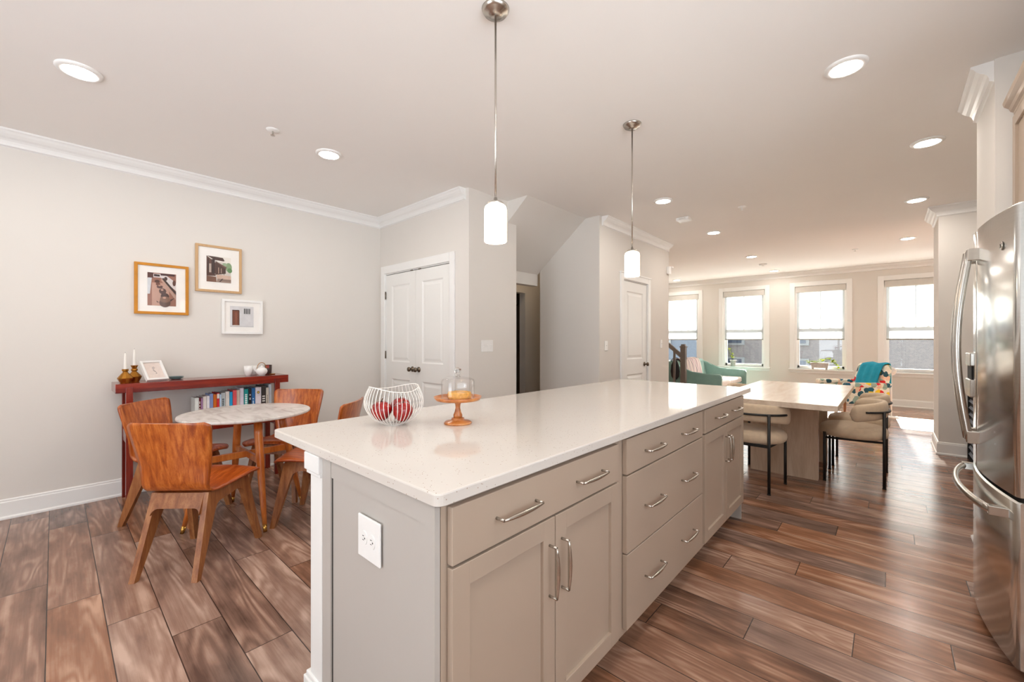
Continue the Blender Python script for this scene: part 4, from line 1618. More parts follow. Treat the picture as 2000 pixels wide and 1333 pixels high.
m = MB().box(-0.004, 0.004, -0.02, 0.02, 0.0, 0.098)
bmesh.ops.transform(m.bm, matrix=Matrix.Translation((-0.098, 0.02, 0.0)), verts=m.bm.verts)
obj('easel_leg', m, M['trim'], t, world=False)

t = thing('stacked_dishes', (-4.50, 0.700, 0.93), 'low grey teal dish stack on the console right of the small frame', 'dishes')
for k, (r, z) in enumerate(((0.050, 0.0), (0.052, 0.011))):
    obj('dish', MB().lathe([(0.0, z + 0.001), (r * 0.6, z + 0.001), (r, z + 0.010), (r, z + 0.013), (r * 0.9, z + 0.010), (0.0, z + 0.006)], seg=28), M['teal_ceramic'], t, world=False)

t = thing('cup', (-4.440, 1.222, 0.93), 'tall white footed cup on the console left of the teapot', 'cup')
obj('body', MB().lathe([(0.0, 0), (0.020, 0), (0.022, 0.004), (0.031, 0.022), (0.036, 0.048), (0.037, 0.092), (0.034, 0.092), (0.033, 0.05), (0.026, 0.02), (0.0, 0.014)], seg=32), M['white_ceramic'], t, world=False)
t = thing('cup', (-4.52, 1.292, 0.93), 'white cup standing behind, between the tall cup and the teapot', 'cup')
obj('body', MB().lathe([(0.0, 0), (0.020, 0), (0.024, 0.006), (0.033, 0.03), (0.035, 0.088), (0.032, 0.088), (0.031, 0.04), (0.0, 0.014)], seg=32), M['white_ceramic'], t, world=False)
t = thing('cup', (-4.53, 1.420, 0.93), 'dark brown cup with a rust red patch behind the teapot', 'cup')
obj('body', MB().lathe([(0.0, 0), (0.024, 0), (0.027, 0.006), (0.030, 0.04), (0.031, 0.090), (0.028, 0.090), (0.027, 0.04), (0.0, 0.012)], seg=28), M['brown_ceramic'], t, world=False)
m = MB()
m.grid([[(0.0315 * math.cos(a), 0.0315 * math.sin(a), z) for a in [(-1.2 + 0.16 * i) for i in range(8)]] for z in (0.060, 0.075, 0.088)])
obj('glaze_patch', m, M['rust'], t, world=False)
t = thing('teapot', (-4.385, 1.318, 0.93), 'round white teapot with a thin arched handle on the console', 'teapot')
obj('body', MB().lathe([(0.0, 0), (0.024, 0), (0.026, 0.004), (0.044, 0.022), (0.049, 0.042), (0.042, 0.062), (0.026, 0.074), (0.0, 0.078)], seg=36), M['white_ceramic'], t, world=False)
obj('lid', MB().lathe([(0.0, 0.072), (0.024, 0.074), (0.020, 0.082), (0.006, 0.085), (0.008, 0.092), (0.0, 0.096)], seg=28), M['white_ceramic'], t, world=False)
obj('spout', MB().tube(catmull([(0.0, -0.038, 0.036), (0.0, -0.056, 0.052), (0.0, -0.066, 0.074)], 5), 0.010, 12, r1=0.005), M['white_ceramic'], t, world=False)
obj('handle', MB().tube([(0.0, 0.040 * math.cos(a), 0.060 + 0.062 * math.sin(a)) for a in [PI * i / 18 for i in range(19)]], 0.0025, 8), M['oldbrass'], t, world=False)
t = thing('gold_dish', (-4.44, 1.430, 0.93), 'small shallow golden dish on the console right of the teapot', 'dish')
obj('bowl', MB().lathe([(0.0, 0), (0.018, 0), (0.030, 0.008), (0.028, 0.009), (0.0, 0.003)], seg=24), M['brass'], t, world=False)


# ------------------------------------------------------------------ round marble table
TX, TY = -3.413, 0.935
t = thing('round_table', (TX, TY, 0), 'round marble topped table on splayed honey wood legs with brass tips', 'table')
obj('tabletop', MB().lathe([(0.0, 0.730), (0.396, 0.730), (0.404, 0.734), (0.406, 0.740), (0.404, 0.748), (0.400, 0.750), (0.0, 0.750)], seg=96, smooth=False), M['marble'], t, world=False)
obj('apron_ring', MB().lathe([(0.0, 0.700), (0.235, 0.700), (0.245, 0.706), (0.245, 0.7305), (0.0, 0.7305)], seg=48, smooth=False), M['tableleg'], t, world=False)
for k in range(4):
    a = k * PI / 2
    ca, sa = math.cos(a), math.sin(a)
    def P(r, z): return (r * ca, r * sa, z)
    lg = obj('leg', MB().tube([P(0.362, 0.045), P(0.335, 0.16), P(0.302, 0.31), P(0.270, 0.47), P(0.238, 0.62), P(0.228, 0.705)],
                              lambda tt: 0.0135 + 0.0125 * min(1, tt * 1.6), 18), M['tableleg'], t, world=False)
    obj('brass_tip', MB().tube([P(0.374, 0.0), P(0.362, 0.046)], 0.0115, 18, r1=0.0138), M['brass'], lg, world=False)
m = MB()
m.box(-0.285, 0.285, -0.011, 0.011, 0.425, 0.470, 0.003)
obj('stretcher', m, M['tableleg'], t, world=False)
m = MB()
m.box(-0.011, 0.011, -0.285, 0.285, 0.425, 0.470, 0.003)
obj('stretcher', m, M['tableleg'], t, world=False)


# ------------------------------------------------------------------ bent plywood chairs (facing local +Y)
def ply_chair(label):
    t = thing('wooden_chair', (0, 0, 0), label, 'chair', 'bent plywood chairs around the round table')
    prof = [(0.232, 0.440, 0.190), (0.222, 0.455, 0.216), (0.19, 0.464, 0.227), (0.11, 0.462, 0.222), (0.02, 0.450, 0.205), (-0.06, 0.440, 0.186), (-0.115, 0.438, 0.176),
            (-0.152, 0.450, 0.172), (-0.176, 0.482, 0.174), (-0.192, 0.540, 0.181), (-0.208, 0.620, 0.193), (-0.226, 0.710, 0.206), (-0.243, 0.790, 0.215), (-0.249, 0.815, 0.210), (-0.252, 0.826, 0.186)]
    P = catmull(prof, 5)
    n = 18
    seat_rows, back_rows = [], []
    for i, (y, z, hw) in enumerate(P):
        f = i / (len(P) - 1)
        row = []
        bk = max(0.0, min(1.0, (z - 0.47) / 0.12)) if y < -0.13 else 0.0
        st = 1.0 - bk
        for k in range(n + 1):
            u = -1 + 2 * k / n
            dz = 0.0
            dy = bk * 0.030 * u * u
            if y > -0.12:
                g = max(0.0, (y + 0.12) / 0.35)
                dz = -0.010 * (1 - u * u) * (1 - g) + g * 0.020 * (1 - u * u) - 0.010 * g
            row.append((hw * u, y + dy, z + dz))
        if y > -0.14:
            seat_rows.append(row)
        if y <= -0.14 + 0.012:
            back_rows.append(row)
    # keep the two sheets joined edge to edge
    back_rows = [seat_rows[-1]] + [r for r in back_rows if r not in seat_rows]
    for nm, rows, mat_ in (('seat', seat_rows, M['plyseat']), ('backrest', back_rows, M['ply'])):
        mb = MB()
        mb.grid(rows)
        o = obj(nm, mb, mat_, t, world=False)
        s = o.modifiers.new('ply', 'SOLIDIFY')
        s.thickness = 0.013
        s.offset = 0.0

    def xof(sg, y, z):
        if y < 0:
            return sg * (0.137 + 0.022 * (1 - z / 0.43))
        return sg * (0.150 + 0.052 * (1 - z / 0.43))

    def side_piece(nm, poly, sg, th=0.030):
        mb = MB()
        A = [mb.bm.verts.new((xof(sg, y, z) - th / 2, y, z)) for y, z in poly]
        B = [mb.bm.verts.new((xof(sg, y, z) + th / 2, y, z)) for y, z in poly]
        k = len(poly)
        for i in range(k):
            mb._face([A[i], A[(i + 1) % k], B[(i + 1) % k], B[i]])
        mb._face(A[::-1])
        mb._face(B)
        return obj(nm, mb, M['frame'], t, world=False)

    for sg in (-1, 1):
        side_piece('leg', [(-0.262, 0.0), (-0.232, 0.0), (-0.095, 0.318), (-0.080, 0.340), (-0.060, 0.352), (-0.060, 0.428), (-0.142, 0.428)], sg)
        side_piece('leg', [(0.226, 0.0), (0.256, 0.0), (0.190, 0.405), (0.175, 0.445), (0.06, 0.441), (0.06, 0.372), (0.095, 0.368), (0.122, 0.352), (0.135, 0.322)], sg)
        mb = MB()
        th = 0.030
        poly = [(-0.062, 0.352), (0.062, 0.372), (0.062, 0.441), (-0.062, 0.428)]
        A = [mb.bm.verts.new((xof(sg, -0.01 if y < 0 else 0.01, z) - th / 2, y, z)) for y, z in poly]
        B = [mb.bm.verts.new((xof(sg, -0.01 if y < 0 else 0.01, z) + th / 2, y, z)) for y, z in poly]
        for i in range(4):
            mb._face([A[i], A[(i + 1) % 4], B[(i + 1) % 4], B[i]])
        mb._face(A[::-1]); mb._face(B)
        obj('side_rail', mb, M['frame'], t, world=False)
    # rear crossbar with arched underside, tilted with the leg
    for y0, zt, half in ((-0.130, 0.426, 0.128), (0.165, 0.432, 0.140)):
        fa = [PI / 2 * i / 6 for i in range(7)]
        prof2 = [(-half, zt), (half, zt)] + [(half - 0.034 + 0.034 * math.cos(a), zt - 0.108 + 0.034 * math.sin(a)) for a in fa] + \
            [(-half + 0.034 - 0.034 * math.cos(a), zt - 0.108 + 0.034 * math.sin(a)) for a in fa[::-1]]
        mb = MB().prism(prof2, 'y', y0 - 0.011, y0 + 0.011)
        sh = 0.42 if y0 < 0 else -0.12
        for v in mb.bm.verts:
            v.co.y += (v.co.z - zt) * sh
        obj('crossbar', mb, M['frame'], t, world=False)
    return t


def heading(dx, dy):
    return math.atan2(dy, dx) - PI / 2


pch = ply_chair('bent plywood chair nearest the camera, its back turned to the camera')
pch.location = (-2.966, 0.567, 0)
pch.rotation_euler = (0, 0, heading(-0.69, 0.72))
dup(pch, (-3.790, 0.594, 0), heading(0.71, 0.70), 'bent plywood chair at the left, in front of the left end of the console')
dup(pch, (-3.735, 1.302, 0), heading(0.673, -0.739), 'bent plywood chair behind the marble table, facing the camera with sunlit back')
dup(pch, (-3.025, 1.300, 0), heading(-0.73, -0.68), 'bent plywood chair mostly hidden behind the corner of the island')


# ------------------------------------------------------------------ oak dining table
t = thing('dining_table', (-0.735, 4.97, 0), 'bleached oak slab dining table beyond the island', 'dining table')
obj('tabletop', MB().box(-1.185, -0.283, 3.985, 5.955, 0.715, 0.760, 0.0025), M['oak'], t)
for y in (4.60, 5.34):
    obj('slab_leg', MB().box(-1.005, -0.466, y, y + 0.065, 0.0, 0.716, 0.003), M['oakv'], t)


def round_chair(label):
    t = thing('upholstered_chair', (0, 0, 0), label, 'chair', 'beige upholstered chairs around the oak table')
    m = MB()
    n = 48

    def ring(k, z):
        out = []
        for i in range(n):
            a = 2 * PI * i / n
            c, s = math.cos(a), math.sin(a)
            e = 2 / 2.35
            out.append((0.262 * k * math.copysign(abs(c) ** e, c), 0.245 * k * math.copysign(abs(s) ** e, s), z))
        return out
    m.loft([ring(k, z) for k, z in ((0.80, 0.402), (0.92, 0.404), (0.98, 0.415), (1.0, 0.440), (0.99, 0.462), (0.95, 0.480), (0.86, 0.493), (0.70, 0.501), (0.40, 0.506), (0.10, 0.507))])
    obj('seat', m, M['boucle'], t, world=False)
    # back pad: closed section swept on an ellipse arc
    rows = []
    N = 44
    for j in range(N + 1):
        u = -1 + 2 * j / N
        a = -PI / 2 + u * math.radians(92)
        ex, ey = 0.268 * math.cos(a), 0.215 * math.sin(a)
        nx, ny = math.cos(a), math.sin(a)
        e = 1 - abs(u)
        sc = min(1.0, math.sqrt(max(0.0, 1 - (1 - min(e / 0.16, 1)) ** 2)) + 0.02)
        hz, hr = 0.073 * sc, 0.028 * (0.35 + 0.65 * sc)
        row = []
        for i in range(18):
            b = 2 * PI * i / 18
            cb, sb = math.cos(b), math.sin(b)
            pr = math.copysign(abs(cb) ** 0.7, cb) * hr
            pz = math.copysign(abs(sb) ** 0.7, sb) * hz
            row.append((ex + nx * pr, ey + ny * pr, 0.658 + pz - 0.034 * u * u))
        rows.append(row)
    m = MB().loft(rows)
    obj('backrest', m, M['boucle'], t, world=False)
    # frame bar
    pts = []
    for j in range(25):
        u = -1 + 2 * j / 24
        a = -PI / 2 + u * math.radians(66)
        pts.append((0.302 * math.cos(a), 0.252 * math.sin(a), 0.648))
    obj('back_bar', MB().tube(pts, 0.009, 10), M['black'], t, world=False)
    for sx in (-1, 1):
        lg = obj('leg', MB().tube([(sx * 0.172, -0.215, 0.006), (sx * 0.172, -0.215, 0.650)], 0.0115, 14), M['black'], t, world=False)
        obj('foot_glide', MB().lathe([(0.0, 0), (0.0135, 0), (0.0135, 0.008), (0.0, 0.008)], (sx * 0.172, -0.215, 0), 14), M['rubber'], lg, world=False)
        lg = obj('leg', MB().tube([(sx * 0.222, 0.186, 0.006), (sx * 0.222, 0.186, 0.440)], 0.0115, 14), M['black'], t, world=False)
        obj('foot_glide', MB().lathe([(0.0, 0), (0.0135, 0), (0.0135, 0.008), (0.0, 0.008)], (sx * 0.222, 0.186, 0), 14), M['rubber'], lg, world=False)
    m = MB()
    m.box(-0.222, 0.222, 0.176, 0.196, 0.380, 0.402)
    m.box(-0.172, 0.172, -0.225, -0.205, 0.380, 0.402)
    for sx in (-1, 1):
        m.tube([(sx * 0.172, -0.215, 0.391), (sx * 0.222, 0.186, 0.391)], 0.010, 8)
    obj('seat_frame', m, M['black'], t, world=False)
    return t


rc = round_chair('beige upholstered chair at the near head of the oak table, back to the camera')
rc.location = (-0.892, 4.125, 0)
rc.rotation_euler = (0, 0, heading(0, 1))
dup(rc, (-0.240, 4.885, 0), heading(-1, 0), 'beige upholstered chair on the right of the oak table, nearer one')
dup(rc, (-0.228, 5.500, 0), heading(-1, 0), 'beige upholstered chair on the right of the oak table, farther one')
dup(rc, (-1.232, 4.96, 0), heading(1, 0), 'beige upholstered chair on the left of the oak table, nearer one')
dup(rc, (-1.235, 5.580, 0), heading(1, 0), 'beige upholstered chair on the left of the oak table, farther one')

# ------------------------------------------------------------------ loveseat
t = thing('loveseat', (-2.75, 9.02, 0), 'teal two-seat sofa below the windows, facing right', 'sofa')
m = MB()
m.box(-3.15, -2.30, 8.16, 9.88, 0.14, 0.36, 0.02)
obj('base', m, M['teal'], t)
# arms rise toward the back in a swoop
for y0, y1 in ((8.08, 8.18), (9.86, 9.96)):
    poly = [(-3.18, 0.14), (-2.24, 0.14), (-2.23, 0.58), (-2.25, 0.615), (-2.30, 0.625), (-2.78, 0.632), (-2.90, 0.68), (-3.02, 0.765), (-3.16, 0.815), (-3.22, 0.82), (-3.24, 0.80)]
    mb = MB().prism(poly, 'y', y0, y1)
    bmesh.ops.bevel(mb.bm, geom=[e for e in mb.bm.edges if abs(e.verts[0].co.y - e.verts[1].co.y) < 1e-5], offset=0.02, segments=3, affect='EDGES')
    for f in mb.bm.faces: f.smooth = False
    obj('armrest', mb, M['teal'], t)
mb = MB().prism([(-3.24, 0.14), (-3.06, 0.14), (-3.04, 0.5), (-3.10, 0.80), (-3.14, 0.845), (-3.20, 0.85), (-3.26, 0.82)], 'y', 8.17, 9.87)
obj('backrest', mb, M['teal'], t)
for y0, y1 in ((8.19, 9.015), (9.025, 9.85)):
    obj('seat_cushion', MB().box(-3.05, -2.30, y0, y1, 0.355, 0.475, 0.035, 4), M['whitefab'], t)
for x in (-3.1, -2.35):
    for y in (8.22, 9.82):
        obj('leg', MB().lathe([(0.0, 0), (0.014, 0), (0.022, 0.14), (0, 0.14)], (x, y, 0), 14), M['frame'], t)
# throw over the back
rows = []
pr = catmull([(-3.29, 0.42), (-3.285, 0.70), (-3.268, 0.86), (-3.17, 0.885), (-3.07, 0.86), (-3.02, 0.70), (-2.985, 0.52), (-2.90, 0.49), (-2.62, 0.487)], 5)
for i, (x, z) in enumerate(pr):
    rows.append([(x + 0.010 * math.sin(j * 1.3 + i * 0.2), 8.40 + 0.050 * j + 0.02 * math.sin(i * 0.15), z + 0.008 * math.sin(j * 1.1)) for j in range(22)])
mb = MB()
mb.grid(rows)
o = obj('throw_blanket', mb, M['throw'])
setp(o, 'mauve and cream striped throw draped over the back of the teal sofa', 'blanket')
s = o.modifiers.new('thick', 'SOLIDIFY')
s.thickness = 0.008

for o_ in (t, o):
    o_.location.x -= 0.055
    o_.location.y += 0.19

# ------------------------------------------------------------------ floral armchair
ft = thing('floral_armchair', (-0.47, 8.68, 0), 'armchair in multicoloured floral print in front of the right hand windows', 'armchair', rz=heading(-0.81, -0.586))
m = MB().box(-0.29, 0.29, -0.27, 0.30, 0.30, 0.45, 0.04, 4)
obj('seat', m, M['floral'], ft, world=False)
m = MB()
poly = [(-0.33, 0.30), (-0.22, 0.30), (-0.24, 0.55), (-0.33, 0.86), (-0.37, 0.885), (-0.41, 0.87), (-0.42, 0.80)]
m.prism(poly, 'x', -0.30, 0.30)
bmesh.ops.bevel(m.bm, geom=[e for e in m.bm.edges if abs(e.verts[0].co.x - e.verts[1].co.x) < 1e-5], offset=0.012, segments=2, affect='EDGES')
obj('backrest', m, M['floral'], ft, world=False)
for sx in (-1, 1):
    m = MB()
    m.box(sx * 0.30 - 0.0, sx * 0.37, -0.34, 0.24, 0.28, 0.54, 0.02, 3)
    m.box(sx * 0.285, sx * 0.385, -0.36, 0.30, 0.535, 0.605, 0.025, 4)
    obj('armrest', m, M['floral'], ft, world=False)
    for y in (-0.28, 0.24):
        obj('leg', MB().lathe([(0.0, 0), (0.013, 0), (0.02, 0.30), (0, 0.30)], (sx * 0.27, y, 0), 14), M['frame'], ft, world=False)
rows = []
pr = catmull([(-0.435, 0.55), (-0.44, 0.78), (-0.43, 0.893), (-0.375, 0.905), (-0.315, 0.875), (-0.26, 0.72), (-0.222, 0.58), (-0.205, 0.50)], 5)
for i, (y, z) in enumerate(pr):
    rows.append([(-0.265 + 0.040 * j + 0.010 * math.sin(i * 0.3), y + 0.008 * math.sin(j * 1.7 + i * 0.1), z + 0.010 * math.sin(j * 0.9)) for j in range(13)])
mb = MB()
mb.grid(rows)
o = obj('throw_blanket', mb, M['tealthrow'])
o.location = ft.location
o.rotation_euler = ft.rotation_euler
s = o.modifiers.new('thick', 'SOLIDIFY')
s.thickness = 0.010
setp(o, 'bright turquoise throw draped over the back of the floral armchair', 'blanket')
t = thing('ball_topped_stand', (0.035, 9.2, 0), 'thin white stand with a round white top behind the floral armchair', 'stand')
obj('base', MB().lathe([(0, 0), (0.10, 0), (0.10, 0.012), (0.012, 0.022), (0, 0.022)], seg=24), M['white_enamel'], t, world=False)
obj('pole', MB().tube([(0, 0, 0.02), (0, 0, 0.74)], 0.010, 10), M['white_enamel'], t, world=False)
m = MB()
bmesh.ops.create_icosphere(m.bm, subdivisions=3, radius=0.062)
for v in m.bm.verts:
    v.co *= 1 + 0.14 * math.sin(v.co.x * 190) * math.cos(v.co.z * 170 + v.co.y * 150)
    v.co.z += 0.76
for f in m.bm.faces: f.smooth = True
obj('ball', m, M['whitefab'], t, world=False)


# ------------------------------------------------------------------ plants on the sills
def leaf(mb, p, d, ln, wd, bend=0.3):
    d = Vector(d).normalized()
    side = d.cross(Vector((0, 0, 1)))
    if side.length < 1e-3: side = Vector((1, 0, 0))
    side.normalize()
    rows = []
    for i in range(6):
        t_ = i / 5
        c = Vector(p) + d * ln * t_ + Vector((0, 0, -bend * ln * t_ * t_))
        w_ = wd * math.sin(PI * min(0.97, 0.06 + t_ * 0.92))
        rows.append([c - side * w_, c + Vector((0, 0, 0.12 * wd)), c + side * w_])
    mb.grid(rows)


t = thing('potted_plant', (-2.715, 10.765, OZ0), 'small pale grey pot with a yellow green plant on the sill above the teal sofa', 'potted plant')
obj('pot', MB().lathe([(0.0, 0), (0.045, 0), (0.062, 0.125), (0.068, 0.130), (0.068, 0.145), (0.058, 0.145), (0.055, 0.12), (0.0, 0.12)], seg=28), M['concrete'], t, world=False)
m = MB()
st = MB()
for k in range(4):
    x = -0.03 + 0.02 * k
    st.tube([(x * 0.3, 0, 0.12), (x - 0.03, 0, 0.25), (x - 0.09, 0, 0.40 + 0.02 * k)], 0.003, 5)
obj('stem', st, M['leafdark'], t, world=False)
for k in range(46):
    h = 0.18 + 0.24 * random.random()
    a = random.random() * 2 * PI
    leaf(m, (-0.30 * (h - 0.16) + random.uniform(-0.03, 0.03), random.uniform(-0.015, 0.0), h), (math.cos(a), math.sin(a) * 0.5, 0.5), random.uniform(0.03, 0.055), 0.012)
obj('foliage', m, M['leaf'], t, world=False)

t = thing('planter', (-1.065, 10.765, OZ0), 'long stone trough planter with trailing yellow green vine and spiky leaves on the sill', 'planter')
m = MB()
A = [(-0.155, -0.045), (0.155, -0.045), (0.155, 0.035), (-0.155, 0.035)]
rows = [[(x * k, y * k2, z) for x, y in A] for k, k2, z in ((0.86, 0.8, 0.03), (1.0, 1.0, 0.14), (0.93, 0.86, 0.14), (0.86, 0.78, 0.10))]
m.loft(rows, smooth=False)
obj('trough', m, M['concrete'], t, world=False)
for x in (-0.115, 0.115):
    obj('foot', MB().box(x - 0.016, x + 0.016, -0.032, 0.022, 0.0, 0.034, 0.003), M['concrete'], t, world=False)
m = MB()
for k in range(110):
    u = random.random()
    if u < 0.22:
        x, z = random.uniform(-0.20, -0.06), 0.13 + random.uniform(0, 0.05)
    elif u < 0.75:
        x = random.uniform(-0.02, 0.27)
        z = 0.16 + 0.055 * math.sin((x + 0.02) * 10) + random.uniform(-0.02, 0.035)
    else:
        x = random.uniform(0.20, 0.32)
        z = 0.18 - (x - 0.20) * 1.1 + random.uniform(-0.02, 0.03)
    a = random.random() * 2 * PI
    leaf(m, (x, -0.01 - 0.02 * random.random(), z), (math.cos(a), math.sin(a) * 0.5 - 0.2, random.uniform(-0.1, 0.5)), random.uniform(0.04, 0.065), 0.018)
obj('vine_leaves', m, M['leaf'], t, world=False)
m = MB()
for k in range(9):
    a = -0.9 + k * 0.2
    leaf(m, (-0.02 + 0.006 * k, -0.005, 0.12), (math.sin(a) * 0.5 + 0.1, 0.0, 1), random.uniform(0.16, 0.30), 0.008, 0.02)
obj('spiky_leaves', m, M['leafdark'], t, world=False)
obj('vine_stem', MB().tube(catmull([(0.05, 0, 0.11), (0.14, -0.01, 0.19), (0.25, -0.02, 0.17), (0.295, -0.03, 0.07), (0.30, -0.03, 0.01)], 5), 0.003, 5), M['leafdark'], t, world=False)

# ------------------------------------------------------------------ stair railing
t = thing('stair_railing', (-2.96, 8.25, 0), 'grey-brown newel post with sloping handrail in front of the leftmost window', 'railing')
m = MB().box(-3.005, -2.915, 8.205, 8.295, 0, 1.16, 0.004)
m.box(-3.018, -2.902, 8.192, 8.308, 1.13, 1.15, 0.003)
m.box(-3.012, -2.908, 8.198, 8.302, 0.915, 0.928, 0.003)
m.box(-2.995, -2.925, 8.215, 8.285, 1.16, 1.19, 0.004)
obj('newel_post', m, M['newel'], t)
obj('handrail', MB().prism([(-3.00, 0.925), (-3.00, 1.015), (-3.75, 1.665), (-3.75, 1.575)], 'y', 8.222, 8.278), M['newel'], t)
for x in (-3.13, -3.30, -3.47, -3.64):
    obj('baluster', MB().box(x - 0.018, x + 0.018, 8.232, 8.268, 0.0, 0.925 - (x + 3.0) * 0.8667 + 0.02), M['newel'], t)
t.location.x += 0.103
t.location.y -= 0.29
t = thing('black_bag', (-3.18, 8.40, 0.0), 'black slouchy bag with a looped strap seen behind the grey newel post', 'bag')
m = MB()
rows = []
for z, hw in ((0.50, 0.03), (0.56, 0.075), (0.66, 0.09), (0.78, 0.075), (0.86, 0.04), (0.885, 0.012)):
    rows.append([(-3.18 + hw * math.cos(2 * PI * i / 16), 8.40 + 0.030 * math.sin(2 * PI * i / 16), z) for i in range(16)])
m.loft(rows)
obj('pouch', m, M['bag'], t)
m = MB().tube([(-3.17 + 0.085 * math.cos(a), 8.40, 0.84 + 0.085 * math.sin(a)) for a in [PI * i / 14 for i in range(15)]], 0.006, 6)
obj('strap', m, M['bag'], t)
obj('stand_pole', MB().tube([(-3.18, 8.40, 0.0), (-3.18, 8.40, 0.52)], 0.012, 8), M['bag'], t)

t.location.x += 0.105
t.location.y -= 0.28

# ------------------------------------------------------------------ fridge
FY0, FY1 = 2.385, 3.300
fc = (FY0 + FY1) / 2


def fx_(y):
    u = (y - fc) / ((FY1 - FY0) / 2)
    return 0.300 + 0.052 * u * u


fr = thing('refrigerator', (0.75, fc, 0), 'stainless steel french door refrigerator with bowed doors at the right edge', 'refrigerator')
obj('body', MB().box(0.425, 1.12, FY0 + 0.005, FY1 - 0.005, 0.03, 1.755, 0.004), M['fridge_side'], fr)
obj('toe_grille', MB().box(0.44, 0.60, FY0 + 0.02, FY1 - 0.02, 0.0, 0.04), M['rubber'], fr)


def bowed(y0, y1, z0, z1, back=0.412, n=16, round_top=False):
    m = MB()
    poly = []
    e = 0.008
    for i in range(n + 1):
        y = y0 + (y1 - y0) * i / n
        x = fx_(y)
        if i == 0 or i == n: x += e
        poly.append((x, y))
    poly = [(poly[0][0], y0)] + [(fx_(y0 + e), y0 + e)] + poly[1:-1] + [(fx_(y1 - e), y1 - e)] + [(poly[-1][0], y1)] + [(back, y1), (back, y0)]
    A = [m.bm.verts.new((p[0], p[1], z0)) for p in poly]
    B = [m.bm.verts.new((p[0], p[1], z1 - 0.006)) for p in poly]
    C = [m.bm.verts.new((p[0] + (0.006 if i < len(poly) - 2 else 0), p[1], z1)) for i, p in enumerate(poly)]
    k = len(poly)
    for R, S in ((A, B), (B, C)):
        for i in range(k):
            sm = i < k - 3
            m._face([R[i], R[(i + 1) % k], S[(i + 1) % k], S[i]], sm and R is A)
    m._face(A[::-1])
    m._face(C)
    return m


dn = obj('door', bowed(FY0, fc - 0.002, 0.680, 1.770), M['steel'], fr)
df = obj('door', bowed(fc + 0.002, FY1, 0.680, 1.770), M['steel'], fr)
fz = obj('freezer_drawer', bowed(FY0, FY1, 0.045, 0.662), M['steel'], fr)
obj('gasket', MB().box(0.372, 0.425, FY0 + 0.006, FY1 - 0.006, 0.05, 1.755), M['rubber'], fr)
for d_, y in ((dn, fc - 0.055), (df, fc + 0.055)):
    m = MB()
    xs0 = fx_(y)
    pts = []
    for i in range(21):
        s_ = i / 20
        pts.append((xs0 - 0.026 - 0.040 * math.sin(PI * s_), y, 0.80 + 0.87 * s_))
    m.tube(pts, 0.0125, 12, squash=(1.0, 0.8))
    h = obj('handle', m, M['steel_handle'], d_)
    m = MB()
    m.box(xs0 - 0.036, xs0 + 0.004, y - 0.015, y + 0.015, 0.795, 0.850, 0.003)
    obj('handle_mount', m, M['nickel'], d_)
    m = MB()
    m.box(xs0 - 0.036, xs0 + 0.004, y - 0.015, y + 0.015, 1.620, 1.675, 0.003)
    obj('handle_mount', m, M['nickel'], d_)
m = MB()
pts = []
for i in range(25):
    s_ = i / 24
    y = 2.455 + (3.235 - 2.455) * s_
    pts.append((0.312 - 0.026 * 0 - 0.062 * math.sin(PI * s_) ** 0.7 - 0.012, y, 0.600))
m.tube(pts, 0.0135, 12, squash=(1.25, 0.8))
obj('handle', m, M['steel_handle'], fz)
for y in (2.458, 3.232):
    m = MB().box(0.288, fx_(y) + 0.006, y - 0.016, y + 0.016, 0.582, 0.618, 0.003)
    obj('handle_mount', m, M['steel_handle'], fz)
# round badge with a script emblem on the near door
by, bz = 2.497, 1.632
bx = fx_(by)
m = MB().lathe([(0.0, 0.0), (0.0175, 0.0), (0.0175, 0.003), (0.015, 0.0042), (0.0, 0.0042)], seg=28)
bmesh.ops.transform(m.bm, matrix=Matrix.Translation((bx + 0.001, by, bz)) @ Matrix.Rotation(-PI / 2, 4, 'Y') , verts=m.bm.verts)
bd = obj('badge', m, M['nickel'], dn)
m = MB()
m.tube([(bx - 0.0036, by + 0.0075 * math.cos(a) + 0.002, bz + 0.007 * math.sin(a)) for a in [0.6 + 5.0 * i / 14 for i in range(15)]], 0.0011, 5)
m.tube([(bx - 0.0036, by - 0.004 + 0.005 * math.cos(a), bz - 0.001 + 0.006 * math.sin(a)) for a in [0.2 + 5.4 * i / 12 for i in range(13)]], 0.0010, 5)
obj('emblem', m, M['slot'], bd)
# water dispenser on the far door
m = MB().box(fx_(3.05) - 0.020, fx_(3.05) + 0.02, 2.97, 3.12, 1.135, 1.200, 0.005)
dp = obj('dispenser', m, M['steel_handle'], df)
obj('dispenser_cavity', MB().box(fx_(3.05) - 0.013, fx_(3.05) + 0.02, 2.975, 3.115, 1.070, 1.136), M['rubber'], dp)
obj('dispenser_tray', MB().box(fx_(3.05) - 0.020, fx_(3.05) + 0.02, 2.97, 3.12, 0.985, 1.071, 0.004), M['nickel'], dp)

# cabinet over the fridge
t = thing('upper_cabinet', (0.8, fc, 1.82), 'greige wall cabinet with crown above the refrigerator', 'cabinet')
obj('body', MB().box(0.490, 1.28, 2.36, 3.312, 1.815, 2.425), M['cab'], t)
m = MB()
for y0, y1 in ((2.375, 2.835), (2.840, 3.290)):
    X0, X1 = 0.470, 0.489
    m = MB()
    st_ = 0.056
    m.box(X0, X1, y0, y0 + st_, 1.83, 2.40, 0.0015)
    m.box(X0, X1, y1 - st_, y1, 1.83, 2.40, 0.0015)
    m.box(X0, X1, y0 + st_ - 0.001, y1 - st_ + 0.001, 1.83, 1.83 + st_, 0.0015)
    m.box(X0, X1, y0 + st_ - 0.001, y1 - st_ + 0.001, 2.40 - st_, 2.40, 0.0015)
    m.box(X0 + 0.011, X1, y0 + st_ - 0.004, y1 - st_ + 0.004, 1.88, 2.35)
    obj('door', m, M['cab'], t)
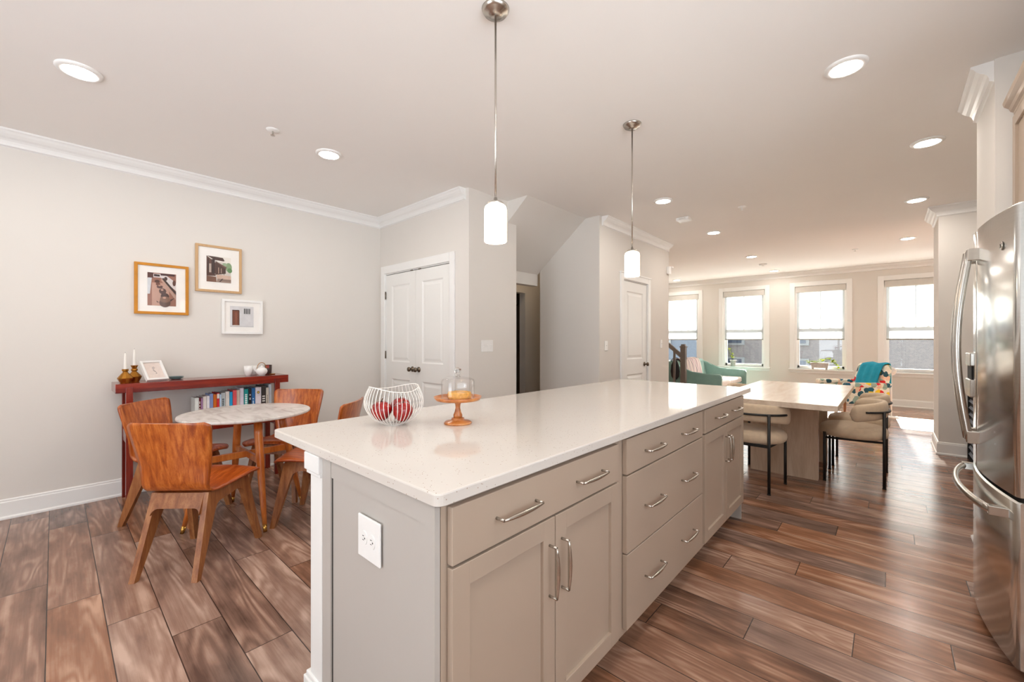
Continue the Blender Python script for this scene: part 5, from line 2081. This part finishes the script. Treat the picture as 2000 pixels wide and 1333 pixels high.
cr_ = [(0, 2.42), (0.012, 2.42), (0.014, 2.432), (0.024, 2.440), (0.030, 2.456), (0.046, 2.470), (0.050, 2.484), (0.050, 2.492), (0, 2.492)]
obj('crown', MB().sweep([(0.490, 3.313), (0.490, 2.36)], cr_, -1), M['cab'], t)
# filler side panel next to the fridge
o = obj('side_panel', MB().box(0.47, 1.28, 2.340, 2.358, 0.0, 2.425), M['cab'])
setp(o, 'greige tall panel closing the near side of the refrigerator', 'panel')

# dark louvered unit between pillar and fridge
t = thing('louvered_unit', (0.76, 6.30, 0), 'black framed floor unit with slate louvers between the pillar and the refrigerator', 'louvered unit')
m = MB()
m.box(0.645, 0.86, 5.80, 6.565, 0.0, 0.70)
m.box(0.628, 0.646, 6.535, 6.565, 0.0, 0.70)
m.box(0.628, 0.646, 5.80, 5.83, 0.0, 0.70)
m.box(0.628, 0.646, 5.80, 6.565, 0.0, 0.03)
m.box(0.628, 0.646, 5.80, 6.565, 0.67, 0.70)
obj('housing', m, M['rubber'], t)
for k in range(9):
    z = 0.055 + k * 0.070
    mb = MB().prism([(0.632, z), (0.646, z + 0.026), (0.650, z + 0.026), (0.636, z - 0.002)], 'y', 5.83, 6.535)
    obj('louver', mb, M['louver'], t)

# ------------------------------------------------------------------ outdoors
o = obj('street_ground', MB().box(-40, 40, 11.2, 70, -3.4, -3.2), M['bounce_ground'])
setp(o, kind='structure')
t = thing('brick_building', (2.0, 30, -3.2), 'pale brick building across the street seen through the windows', 'building')
obj('wall', MB().box(-16, 14, 29, 38, -3.2, 4.2), M['brick'], t)
for k in range(9):
    x = -14 + k * 3.3
    for z in (-1.6, 1.1):
        f = obj('window', MB().box(x - 0.75, x + 0.75, 28.88, 29.0, z - 0.12, z + 1.82), M['outtrim'], t)
        obj('window_glass', MB().box(x - 0.6, x + 0.6, 28.84, 28.90, z, z + 1.7), M['outwin'], f)
t = thing('slate_house', (-15, 26, -3.2), 'blue grey sided house left of the brick building outside', 'building')
obj('wall', MB().box(-26, -7.5, 25, 28.6, -3.2, 3.6), M['outbluegrey'], t)
for k in range(5):
    x = -24 + k * 3.4
    for z in (-1.6, 1.1):
        f = obj('window', MB().box(x - 0.7, x + 0.7, 24.88, 25.0, z - 0.12, z + 1.72), M['outtrim'], t)
        obj('window_glass', MB().box(x - 0.55, x + 0.55, 24.84, 24.90, z, z + 1.6), M['outwin'], f)
obj('roof', MB().prism([(24.7, 3.6), (28.9, 3.6), (26.8, 5.0)], 'x', -26.3, -7.2), M['outwin'], t)
